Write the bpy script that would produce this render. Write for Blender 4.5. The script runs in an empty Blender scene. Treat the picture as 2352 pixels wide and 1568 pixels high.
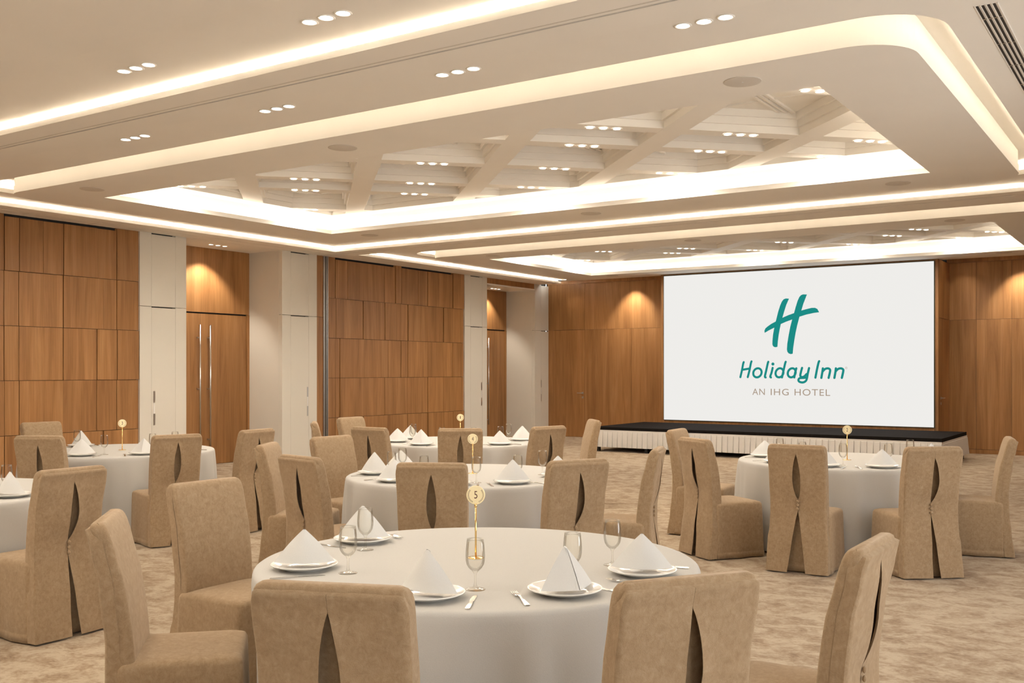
import bpy, bmesh, math, random
from mathutils import Vector, Matrix
random.seed(7)
scene = bpy.context.scene
COL = scene.collection
PI = math.pi
R = math.radians

# ------------------------------------------------------------------ camera
cam_data = bpy.data.cameras.new('camera')
cam = bpy.data.objects.new('camera', cam_data)
COL.objects.link(cam)
cam.location = (0, 0, 1.55)
cam.rotation_euler = (R(90), 0, R(33.65))
cam_data.sensor_width = 36.0
cam_data.lens = 36.0 * 2320 / 2352
cam_data.shift_y = 67 / 2352
cam_data.clip_start = 0.05
scene.camera = cam

# ------------------------------------------------------------------ world, exposure, light levels
DAY = 1.8              # overcast daylight outside the windows of the right wall
world = bpy.data.worlds.new('world')
scene.world = world
world.use_nodes = True
world.node_tree.nodes['Background'].inputs[0].default_value = (0.96, 0.98, 1.0, 1)
world.node_tree.nodes['Background'].inputs[1].default_value = DAY
vs = scene.view_settings
vs.view_transform = 'Standard'
vs.look = 'None'
vs.gamma = 1
vs.use_curve_mapping = False
vs.exposure = 1.53
EV = 2 ** -vs.exposure
# light paths: a lit interior needs diffuse bounces, little else
scene.cycles.max_bounces = 7
scene.cycles.transmission_bounces = 4
scene.cycles.adaptive_threshold = 0.07
WARM = (1.0, 0.91, 0.785)
LED_COFFER = 4.2      # emission of the LED tape in the coffer coves
LED_TRAY = 14.0        # emission of the LED tape along the tray lips
LED_GAP = 7.0         # emission of the LED tape behind the ring openings
SPOT_COFFER = 14.0     # watts of one trio of downlights in the coffers
SPOT_TRAY = 15.0
SPOT_WALL = 45.0
SCREEN = 0.86 * EV

# ------------------------------------------------------------------ materials
def mat(name):
    m = bpy.data.materials.new(name)
    m.use_nodes = True
    nt = m.node_tree
    b = nt.nodes['Principled BSDF']
    return m, nt, b

def plain(name, col, rough=0.6, metal=0.0, spec=0.5):
    m, nt, b = mat(name)
    b.inputs['Base Color'].default_value = (*col, 1)
    b.inputs['Roughness'].default_value = rough
    b.inputs['Metallic'].default_value = metal
    b.inputs['Specular IOR Level'].default_value = spec
    return m

def node(nt, kind, **kw):
    n = nt.nodes.new(kind)
    for k, v in kw.items():
        setattr(n, k, v)
    return n

def noise(nt, vec, scale, detail=4, rough=0.55, dist=0.0):
    n = node(nt, 'ShaderNodeTexNoise')
    n.inputs['Scale'].default_value = scale
    n.inputs['Detail'].default_value = detail
    n.inputs['Roughness'].default_value = rough
    n.inputs['Distortion'].default_value = dist
    if vec is not None:
        nt.links.new(vec, n.inputs['Vector'])
    return n

def ramp(nt, fac, stops):
    r = node(nt, 'ShaderNodeValToRGB')
    el = r.color_ramp.elements
    while len(el) < len(stops):
        el.new(0.5)
    for e, (p, c) in zip(el, stops):
        e.position = p
        e.color = (*c, 1)
    nt.links.new(fac, r.inputs[0])
    return r

def mapping(nt, src, scale, loc=(0, 0, 0), rot=(0, 0, 0)):
    mp = node(nt, 'ShaderNodeMapping')
    mp.inputs['Scale'].default_value = scale
    mp.inputs['Location'].default_value = loc
    mp.inputs['Rotation'].default_value = rot
    nt.links.new(src, mp.inputs['Vector'])
    return mp.outputs[0]

def bump(nt, b, height, strength, distance=0.01):
    bp = node(nt, 'ShaderNodeBump')
    bp.inputs['Strength'].default_value = strength
    bp.inputs['Distance'].default_value = distance
    nt.links.new(height, bp.inputs['Height'])
    nt.links.new(bp.outputs[0], b.inputs['Normal'])

def mixrgb(nt, fac, a, b, mode='MIX'):
    m = node(nt, 'ShaderNodeMix', data_type='RGBA', blend_type=mode)
    if isinstance(fac, float):
        m.inputs[0].default_value = fac
    else:
        nt.links.new(fac, m.inputs[0])
    for i, v in ((6, a), (7, b)):
        if isinstance(v, tuple):
            m.inputs[i].default_value = (*v, 1)
        else:
            nt.links.new(v, m.inputs[i])
    return m.outputs[2]

M = {}

def make_wood(name, dark, mid, light):
    m, nt, b = mat(name)
    geo = node(nt, 'ShaderNodeNewGeometry')
    oi = node(nt, 'ShaderNodeObjectInfo')
    off = node(nt, 'ShaderNodeVectorMath', operation='SCALE')
    comb = node(nt, 'ShaderNodeCombineXYZ')
    nt.links.new(oi.outputs['Random'], comb.inputs[0])
    nt.links.new(oi.outputs['Random'], comb.inputs[1])
    nt.links.new(oi.outputs['Random'], comb.inputs[2])
    nt.links.new(comb.outputs[0], off.inputs[0])
    off.inputs['Scale'].default_value = 37.0
    add = node(nt, 'ShaderNodeVectorMath', operation='ADD')
    nt.links.new(geo.outputs['Position'], add.inputs[0])
    nt.links.new(off.outputs[0], add.inputs[1])
    v1 = mapping(nt, add.outputs[0], (9, 9, 0.55))
    n1 = noise(nt, v1, 1.0, 6, 0.62, 0.6)
    v2 = mapping(nt, add.outputs[0], (85, 85, 1.6))
    n2 = noise(nt, v2, 1.0, 3, 0.6)
    v3 = mapping(nt, add.outputs[0], (2.2, 2.2, 0.35))
    n3 = noise(nt, v3, 1.0, 2, 0.5)
    r1 = ramp(nt, n1.outputs[0], [(0.30, dark), (0.52, mid), (0.75, light)])
    c2 = mixrgb(nt, 0.30, r1.outputs[0], ramp(nt, n2.outputs[0], [(0.35, (0.55, 0.55, 0.55)), (0.6, (1.05, 1.05, 1.05))]).outputs[0], 'MULTIPLY')
    c3 = mixrgb(nt, 0.45, c2, ramp(nt, n3.outputs[0], [(0.35, (0.78, 0.76, 0.74)), (0.65, (1.08, 1.06, 1.03))]).outputs[0], 'MULTIPLY')
    tone = ramp(nt, oi.outputs['Random'], [(0.0, (0.90, 0.89, 0.88)), (1.0, (1.05, 1.05, 1.05))])
    c4 = mixrgb(nt, 1.0, c3, tone.outputs[0], 'MULTIPLY')
    nt.links.new(c4, b.inputs['Base Color'])
    b.inputs['Roughness'].default_value = 0.42
    b.inputs['Specular IOR Level'].default_value = 0.35
    bump(nt, b, n2.outputs[0], 0.06, 0.004)
    return m

M['wood'] = make_wood('oak_veneer', (0.285, 0.134, 0.048), (0.395, 0.194, 0.071), (0.48, 0.256, 0.103))

def make_plaster(name, col):
    m, nt, b = mat(name)
    geo = node(nt, 'ShaderNodeNewGeometry')
    n = noise(nt, geo.outputs['Position'], 1.3, 3)
    r = ramp(nt, n.outputs[0], [(0.3, tuple(c * 0.97 for c in col)), (0.7, col)])
    nt.links.new(r.outputs[0], b.inputs['Base Color'])
    b.inputs['Roughness'].default_value = 0.85
    b.inputs['Specular IOR Level'].default_value = 0.2
    n2 = noise(nt, geo.outputs['Position'], 160, 2)
    bump(nt, b, n2.outputs[0], 0.03, 0.003)
    return m

M['plaster'] = make_plaster('white_plaster', (0.88, 0.84, 0.775))
M['panel'] = make_plaster('cream_lacquer_panel', (0.73, 0.69, 0.61))
M['panel'].node_tree.nodes['Principled BSDF'].inputs['Roughness'].default_value = 0.6
M['grille'] = plain('speaker_grille', (0.66, 0.61, 0.54), 0.8)
M['dark'] = plain('shadow_gap_black', (0.012, 0.010, 0.009), 0.9)
M['slot'] = plain('slot_black', (0.02, 0.016, 0.013), 0.6)
M['alu'] = plain('brushed_aluminium', (0.42, 0.39, 0.35), 0.35, 1.0)
M['steel'] = plain('polished_steel', (0.62, 0.60, 0.57), 0.2, 1.0)
M['satin'] = plain('satin_steel', (0.55, 0.52, 0.48), 0.3, 1.0)
M['gold'] = plain('polished_gold', (0.85, 0.60, 0.26), 0.14, 1.0)
M['golddisc'] = plain('brushed_gold_disc', (0.93, 0.80, 0.50), 0.38, 0.55)  # paler, less metallic gold: the disc's bright reflection is put into its colour
M['ink'] = plain('dark_red_brown_ink', (0.10, 0.025, 0.012), 0.6)
M['black'] = plain('black_metal', (0.012, 0.012, 0.012), 0.5)
M['china'] = plain('white_china', (0.86, 0.84, 0.80), 0.12)
M['rubber'] = plain('dark_feet', (0.03, 0.025, 0.02), 0.7)
M['bezel'] = plain('dark_bezel', (0.06, 0.055, 0.03), 0.5)

def make_stage():
    m, nt, b = mat('black_stage_carpet')
    geo = node(nt, 'ShaderNodeNewGeometry')
    n = noise(nt, geo.outputs['Position'], 180, 2)
    r = ramp(nt, n.outputs[0], [(0.35, (0.006, 0.005, 0.005)), (0.7, (0.022, 0.018, 0.016))])
    nt.links.new(r.outputs[0], b.inputs['Base Color'])
    b.inputs['Roughness'].default_value = 0.95
    b.inputs['Specular IOR Level'].default_value = 0.1
    bump(nt, b, n.outputs[0], 0.4, 0.004)
    return m
M['stage'] = make_stage()

def make_carpet():
    m, nt, b = mat('mottled_beige_carpet')
    geo = node(nt, 'ShaderNodeNewGeometry')
    P = geo.outputs['Position']
    va = mapping(nt, P, (5.2, 6.4, 1), rot=(0, 0, R(-30)))
    a = noise(nt, va, 1.0, 9, 0.68, 0.5)
    vb = mapping(nt, P, (30, 38, 1), rot=(0, 0, R(-30)))
    c = noise(nt, vb, 1.0, 6, 0.7, 0.3)
    big = noise(nt, P, 0.55, 3, 0.5)
    s = node(nt, 'ShaderNodeMath', operation='MULTIPLY_ADD')
    nt.links.new(c.outputs[0], s.inputs[0])
    s.inputs[1].default_value = 0.50
    nt.links.new(a.outputs[0], s.inputs[2])
    s2 = node(nt, 'ShaderNodeMath', operation='MULTIPLY_ADD')
    nt.links.new(big.outputs[0], s2.inputs[0])
    s2.inputs[1].default_value = 0.25
    nt.links.new(s.outputs[0], s2.inputs[2])
    r = ramp(nt, s2.outputs[0], [(0.69, (0.25, 0.163, 0.095)), (0.79, (0.345, 0.242, 0.150)), (0.89, (0.435, 0.332, 0.224)), (0.98, (0.51, 0.412, 0.294))])
    fine = noise(nt, P, 420, 2)
    fr = ramp(nt, fine.outputs[0], [(0.3, (0.78, 0.78, 0.78)), (0.7, (1.08, 1.08, 1.08))])
    col = mixrgb(nt, 0.6, r.outputs[0], fr.outputs[0], 'MULTIPLY')
    nt.links.new(col, b.inputs['Base Color'])
    b.inputs['Roughness'].default_value = 1.0
    b.inputs['Specular IOR Level'].default_value = 0.05
    b.inputs['Sheen Weight'].default_value = 0.15
    bump(nt, b, fine.outputs[0], 0.5, 0.006)
    return m
M['carpet'] = make_carpet()

def make_suede():
    m, nt, b = mat('beige_suede_cover')
    tc = node(nt, 'ShaderNodeTexCoord')
    oi = node(nt, 'ShaderNodeObjectInfo')
    P = tc.outputs['Object']
    add = node(nt, 'ShaderNodeVectorMath', operation='ADD')
    comb = node(nt, 'ShaderNodeCombineXYZ')
    mul = node(nt, 'ShaderNodeMath', operation='MULTIPLY')
    mul.inputs[1].default_value = 50
    nt.links.new(oi.outputs['Random'], mul.inputs[0])
    nt.links.new(mul.outputs[0], comb.inputs[2])
    nt.links.new(P, add.inputs[0])
    nt.links.new(comb.outputs[0], add.inputs[1])
    a = noise(nt, add.outputs[0], 38, 6, 0.72, 0.6)
    c = noise(nt, mapping(nt, add.outputs[0], (1, 1, 0.45)), 95, 4, 0.7)
    s = node(nt, 'ShaderNodeMath', operation='MULTIPLY_ADD')
    nt.links.new(c.outputs[0], s.inputs[0])
    s.inputs[1].default_value = 0.45
    nt.links.new(a.outputs[0], s.inputs[2])
    r = ramp(nt, s.outputs[0], [(0.50, (0.285, 0.190, 0.108)), (0.74, (0.350, 0.243, 0.145)), (0.98, (0.415, 0.305, 0.195))])
    nt.links.new(r.outputs[0], b.inputs['Base Color'])
    b.inputs['Roughness'].default_value = 0.95
    b.inputs['Specular IOR Level'].default_value = 0.1
    b.inputs['Sheen Weight'].default_value = 0.35
    b.inputs['Sheen Roughness'].default_value = 0.5
    b.inputs['Sheen Tint'].default_value = (1, 0.86, 0.70, 1)
    fine = noise(nt, P, 330, 3)
    soft = noise(nt, P, 9, 3)
    ad = node(nt, 'ShaderNodeMath', operation='MULTIPLY_ADD')
    nt.links.new(soft.outputs[0], ad.inputs[0])
    ad.inputs[1].default_value = 2.5
    nt.links.new(fine.outputs[0], ad.inputs[2])
    bump(nt, b, ad.outputs[0], 0.35, 0.004)
    return m
M['suede'] = make_suede()

def make_linen(name, col, scale=260):
    m, nt, b = mat(name)
    tc = node(nt, 'ShaderNodeTexCoord')
    n = noise(nt, tc.outputs['Object'], scale, 3)
    r = ramp(nt, n.outputs[0], [(0.3, tuple(c * 0.95 for c in col)), (0.7, col)])
    nt.links.new(r.outputs[0], b.inputs['Base Color'])
    b.inputs['Roughness'].default_value = 0.9
    b.inputs['Specular IOR Level'].default_value = 0.15
    soft = noise(nt, tc.outputs['Object'], 5, 2)
    ad = node(nt, 'ShaderNodeMath', operation='MULTIPLY_ADD')
    nt.links.new(soft.outputs[0], ad.inputs[0])
    ad.inputs[1].default_value = 1.2
    nt.links.new(n.outputs[0], ad.inputs[2])
    bump(nt, b, ad.outputs[0], 0.18, 0.003)
    return m
M['linen'] = make_linen('white_table_linen', (0.55, 0.53, 0.495))
M['napkin'] = make_linen('white_napkin_linen', (0.72, 0.71, 0.685), 420)
M['skirt'] = make_linen('white_skirt_cloth', (0.76, 0.74, 0.71))

def emit(name, col, strength):
    m, nt, b = mat(name)
    b.inputs['Base Color'].default_value = (*[min(c, 0.8) for c in col], 1)
    b.inputs['Emission Color'].default_value = (*col, 1)
    b.inputs['Emission Strength'].default_value = strength
    b.inputs['Roughness'].default_value = 0.5
    return m
M['led_coffer'] = emit('led_tape_coffer', WARM, LED_COFFER)
M['led_tray'] = emit('led_tape_tray', WARM, LED_TRAY)
M['led_gap'] = emit('led_tape_gap', WARM, LED_GAP)
M['lens'] = emit('downlight_lens', (1.0, 0.93, 0.82), 6.0)

def flat_emit(name, col, strength):
    m = bpy.data.materials.new(name)
    m.use_nodes = True
    nt = m.node_tree
    nt.nodes.clear()
    o = node(nt, 'ShaderNodeOutputMaterial')
    e = node(nt, 'ShaderNodeEmission')
    e.inputs[0].default_value = (*col, 1)
    e.inputs[1].default_value = strength
    nt.links.new(e.outputs[0], o.inputs[0])
    return m
M['screen'] = flat_emit('screen_white', (1.0, 0.985, 0.955), SCREEN)
M['teal'] = flat_emit('screen_teal', (0.012, 0.26, 0.235), EV)
M['taupe'] = flat_emit('screen_taupe', (0.40, 0.31, 0.235), EV)

def make_glass():
    m = bpy.data.materials.new('thin_clear_glass')
    m.use_nodes = True
    nt = m.node_tree
    nt.nodes.clear()
    o = node(nt, 'ShaderNodeOutputMaterial')
    tr = node(nt, 'ShaderNodeBsdfTransparent')
    gl = node(nt, 'ShaderNodeBsdfGlossy')
    gl.inputs['Roughness'].default_value = 0.02
    lw = node(nt, 'ShaderNodeLayerWeight')
    lw.inputs['Blend'].default_value = 0.5
    tint = ramp(nt, lw.outputs['Facing'], [(0.0, (0.99, 0.985, 0.97)), (0.86, (0.955, 0.945, 0.925)), (1.0, (0.80, 0.76, 0.69))])
    nt.links.new(tint.outputs[0], tr.inputs[0])
    fr = node(nt, 'ShaderNodeFresnel')
    fr.inputs[0].default_value = 1.35
    mx = node(nt, 'ShaderNodeMixShader')
    half = node(nt, 'ShaderNodeMath', operation='MULTIPLY')
    half.inputs[1].default_value = 0.45
    nt.links.new(fr.outputs[0], half.inputs[0])
    nt.links.new(half.outputs[0], mx.inputs[0])
    nt.links.new(tr.outputs[0], mx.inputs[1])
    nt.links.new(gl.outputs[0], mx.inputs[2])
    nt.links.new(mx.outputs[0], o.inputs[0])
    return m
M['glass'] = make_glass()

# ------------------------------------------------------------------ helpers
def link(name, me, m, parent=None, smooth=False):
    o = bpy.data.objects.new(name, me)
    COL.objects.link(o)
    if m is not None and not me.materials:
        me.materials.append(M[m])
    if smooth:
        me.polygons.foreach_set('use_smooth', [True] * len(me.polygons))
    if parent is not None:
        o.parent = parent
    return o

def obj(name, bm, m, parent=None, smooth=False):
    bmesh.ops.recalc_face_normals(bm, faces=bm.faces[:])
    me = bpy.data.meshes.new(name)
    bm.to_mesh(me)
    bm.free()
    return link(name, me, m, parent, smooth)

def empty(name, loc=(0, 0, 0), rz=0.0, parent=None):
    o = bpy.data.objects.new(name, None)
    COL.objects.link(o)
    o.location = loc
    o.rotation_euler = (0, 0, rz)
    o.empty_display_size = 0.1
    if parent is not None:
        o.parent = parent
    return o

def tag(o, label, cat, group=None):
    o['label'] = label
    o['category'] = cat
    if group:
        o['group'] = group
    return o

def struct(o, label=None):
    o['kind'] = 'structure'
    if label:
        o['label'] = label
    return o

def box(bm, x0, x1, y0, y1, z0, z1):
    v = [bm.verts.new(p) for p in ((x0, y0, z0), (x1, y0, z0), (x1, y1, z0), (x0, y1, z0), (x0, y0, z1), (x1, y0, z1), (x1, y1, z1), (x0, y1, z1))]
    for f in ((0, 3, 2, 1), (4, 5, 6, 7), (0, 1, 5, 4), (1, 2, 6, 5), (2, 3, 7, 6), (3, 0, 4, 7)):
        bm.faces.new([v[i] for i in f])

UNIT = {}
def cube(name, x0, x1, y0, y1, z0, z1, m, parent=None):
    """a box that shares one unit mesh per material; size is in the object's scale"""
    if m not in UNIT:
        bm = bmesh.new()
        box(bm, -.5, .5, -.5, .5, -.5, .5)
        me = bpy.data.meshes.new('unit_box_' + m)
        bm.to_mesh(me)
        bm.free()
        me.materials.append(M[m])
        UNIT[m] = me
    o = bpy.data.objects.new(name, UNIT[m])
    COL.objects.link(o)
    o.location = ((x0 + x1) / 2, (y0 + y1) / 2, (z0 + z1) / 2)
    o.scale = (abs(x1 - x0), abs(y1 - y0), abs(z1 - z0))
    if parent is not None:
        o.parent = parent
    return o

def lathe(bm, prof, n=32, cap0=True, cap1=True):
    rings = []
    for r, z in prof:
        rings.append([bm.verts.new((r * math.cos(2 * PI * i / n), r * math.sin(2 * PI * i / n), z)) for i in range(n)])
    for a, b in zip(rings, rings[1:]):
        for i in range(n):
            bm.faces.new((a[i], a[(i + 1) % n], b[(i + 1) % n], b[i]))
    if cap0:
        bm.faces.new(rings[0][::-1])
    if cap1:
        bm.faces.new(rings[-1])

def tube(bm, pts, r, n=10):
    pts = [Vector(p) for p in pts]
    rings = []
    for i, p in enumerate(pts):
        d = (pts[min(i + 1, len(pts) - 1)] - pts[max(i - 1, 0)]).normalized()
        a = d.orthogonal().normalized()
        b = d.cross(a)
        rr = r[i] if isinstance(r, (list, tuple)) else r
        rings.append([bm.verts.new(p + a * rr * math.cos(2 * PI * k / n) + b * rr * math.sin(2 * PI * k / n)) for k in range(n)])
    for s, t in zip(rings, rings[1:]):
        for k in range(n):
            bm.faces.new((s[k], s[(k + 1) % n], t[(k + 1) % n], t[k]))
    bm.faces.new(rings[0][::-1])
    bm.faces.new(rings[-1])

def loft(bm, rings, cap0=True, cap1=True):
    rs = [[bm.verts.new(p) for p in r] for r in rings]
    n = len(rs[0])
    for a, b in zip(rs, rs[1:]):
        for i in range(n):
            bm.faces.new((a[i], a[(i + 1) % n], b[(i + 1) % n], b[i]))
    if cap0:
        bm.faces.new(rs[0][::-1])
    if cap1:
        bm.faces.new(rs[-1])
    return rs

def rrect(x0, x1, y0, y1, r, n=8):
    pts = []
    for cx, cy, a0 in ((x1 - r, y1 - r, 0), (x0 + r, y1 - r, 90), (x0 + r, y0 + r, 180), (x1 - r, y0 + r, 270)):
        for i in range(n + 1):
            a = R(a0 + 90 * i / n)
            pts.append((cx + r * math.cos(a), cy + r * math.sin(a)))
    return pts

def rect(x0, x1, y0, y1):
    return [(x1, y1), (x0, y1), (x0, y0), (x1, y0)]

def fill_ring(bm, outer, inner, z):
    edges = []
    for loop in (outer, inner):
        vs_ = [bm.verts.new((x, y, z)) for x, y in loop]
        for i in range(len(vs_)):
            edges.append(bm.edges.new((vs_[i], vs_[(i + 1) % len(vs_)])))
    bmesh.ops.triangle_fill(bm, use_beauty=True, edges=edges)

def strip(bm, loopa, za, loopb, zb):
    a = [bm.verts.new((x, y, za)) for x, y in loopa]
    b = [bm.verts.new((x, y, zb)) for x, y in loopb]
    n = len(a)
    for i in range(n):
        bm.faces.new((a[i], a[(i + 1) % n], b[(i + 1) % n], b[i]))

def extrude_profile(bm, prof, p0, p1, axis):
    """a closed profile of (offset, z) pairs swept straight along x or y"""
    if axis == 'x':
        A = [bm.verts.new((p0, o, z)) for o, z in prof]
        B = [bm.verts.new((p1, o, z)) for o, z in prof]
    else:
        A = [bm.verts.new((o, p0, z)) for o, z in prof]
        B = [bm.verts.new((o, p1, z)) for o, z in prof]
    n = len(A)
    for i in range(n):
        bm.faces.new((A[i], A[(i + 1) % n], B[(i + 1) % n], B[i]))
    bm.faces.new(A[::-1])
    bm.faces.new(B)

def copy_tree(o, parent=None):
    c = o.copy()
    COL.objects.link(c)
    c.parent = parent
    for ch in list(o.children):
        copy_tree(ch, c)
    return c

def spot(name, loc, watts, size, blend, radius, parent=None, rot=(0, 0, 0)):
    l = bpy.data.lights.new(name, 'SPOT')
    l.energy = watts
    l.color = WARM
    l.spot_size = R(size)
    l.spot_blend = blend
    l.shadow_soft_size = radius
    o = bpy.data.objects.new(name, l)
    COL.objects.link(o)
    o.location = loc
    o.rotation_euler = rot
    if parent is not None:
        o.parent = parent
    return o

# ================================================================== the room
XL, XR, YN, YB = -12.63, 1.7, -2.77, 20.5
ZB, ZT, ZG, ZC, ZTOP = 3.57, 3.655, 3.80, 3.82, 4.03

bm = bmesh.new()
box(bm, XL - 1.0, XR + 0.1, YN - 0.1, YB + 0.2, -0.08, 0.0)
struct(obj('floor', bm, 'carpet'), 'mottled beige and brown patterned carpet')

# ------------------------------------------------------------------ ceiling
bm = bmesh.new()
box(bm, XL - 1.0, XR + 0.1, YN - 0.1, YB + 0.2, 4.25, 4.35)
ceiling = struct(obj('ceiling', bm, 'plaster'), 'white plaster ceiling with lit trays, rings and coffers')
PITCH = 7.85
GROOVE = [-2.77, 5.08, 12.93]
XLIP, XLIPR = -12.03, 1.1

def lip_profile(L, back, s):
    """s=+1: the lip faces the negative side at L and the body runs to 'back'"""
    return [(L, ZB), (L, ZB + .045), (L + s * .014, ZB + .045), (L + s * .014, ZB + .018), (L + s * .09, ZB + .018), (L + s * .09, 3.70), (back, 3.70), (back, ZB)]

def led(name, x0, x1, y0, y1, z, m, parent=ceiling):
    bm = bmesh.new()
    bm.faces.new([bm.verts.new(p) for p in ((x0, y0, z), (x1, y0, z), (x1, y1, z), (x0, y1, z))])
    return obj(name, bm, m, parent)

# beams under the partition lines: two halves with the track slot between
for g in GROOVE:
    for s in (-1, 1):
        if g < 0 and s < 0:
            continue
        bm = bmesh.new()
        extrude_profile(bm, lip_profile(g + s * .29, g + s * .011, -s), XL, XR, 'x')
        obj('partition_beam', bm, 'plaster', ceiling)
    cube('partition_track', XL, XR, g - .012, g + .012, ZB + .02, ZB + .05, 'slot', ceiling)
    cube('track_channel', XL, XR, g - .06, g - .045, ZB - .001, ZB + .01, 'grille', ceiling)
# left and right margins of each bay
for i, g in enumerate(GROOVE):
    y0, y1 = g + .29, (g + PITCH - .29 if i < 2 else 20.13)
    for L, back, s in ((XLIP, XL, -1), (XLIPR, XR, 1)):
        bm = bmesh.new()
        extrude_profile(bm, lip_profile(L, back, s), y0, y1, 'y')
        obj('margin_soffit', bm, 'plaster', ceiling)
    led('led_strip', XLIP - .075, XLIP - .03, y0, y1, ZB + .021, 'led_tray')
    if i < 2:
        led('led_strip', XLIP, XLIPR, y1 + .03, y1 + .075, ZB + .021, 'led_tray')
# thin seam of the access panels in the left margin
cube('access_seam', -12.335, -12.325, 5.4, 12.6, ZB - .001, ZB + .002, 'grille', ceiling)
for y in (7.35, 8.35):
    cube('access_seam', -12.60, -12.335, y, y + .01, ZB - .001, ZB + .002, 'grille', ceiling)

P_SUM = [-4.92, -2.98, -1.04, 0.90, 2.85, 4.79, 6.73, 8.67]
Q_DIF = [8.45, 10.69, 12.88, 13.95, 15.62, 17.31, 18.37, 20.55, 22.8]

def diag_beam(bm, c, fam, w, z0, z1, clip):
    """a straight beam along a diagonal, cut to the rectangle clip"""
    x0, x1, y0, y1 = clip
    cx, cy = (x0 + x1) / 2, (y0 + y1) / 2
    if fam == 'P':
        d = Vector((-1, 1, 0)).normalized()
        t = ((c - (cx + cy)) / 2)
        p = Vector((cx + t, cy + t, 0))
    else:
        d = Vector((1, 1, 0)).normalized()
        t = (c - (cy - cx)) / 2
        p = Vector((cx - t, cy + t, 0))
    n = Vector((-d.y, d.x, 0))
    tmp = bmesh.new()
    v = []
    for z in (z0, z1):
        for a, b in ((-8, -.5), (8, -.5), (8, .5), (-8, .5)):
            q = p + d * a + n * (b * w)
            v.append(tmp.verts.new((q.x, q.y, z)))
    for f in ((0, 3, 2, 1), (4, 5, 6, 7), (0, 1, 5, 4), (1, 2, 6, 5), (2, 3, 7, 6), (3, 0, 4, 7)):
        tmp.faces.new([v[i] for i in f])
    for co, no in (((x0, 0, 0), (-1, 0, 0)), ((x1, 0, 0), (1, 0, 0)), ((0, y0, 0), (0, -1, 0)), ((0, y1, 0), (0, 1, 0))):
        geom = tmp.verts[:] + tmp.edges[:] + tmp.faces[:]
        bmesh.ops.bisect_plane(tmp, geom=geom, plane_co=co, plane_no=no, clear_outer=True)
    ok = len(tmp.faces) > 0
    me = bpy.data.meshes.new('tmp')
    tmp.to_mesh(me)
    tmp.free()
    bm.from_mesh(me)
    bpy.data.meshes.remove(me)
    return ok

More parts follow.
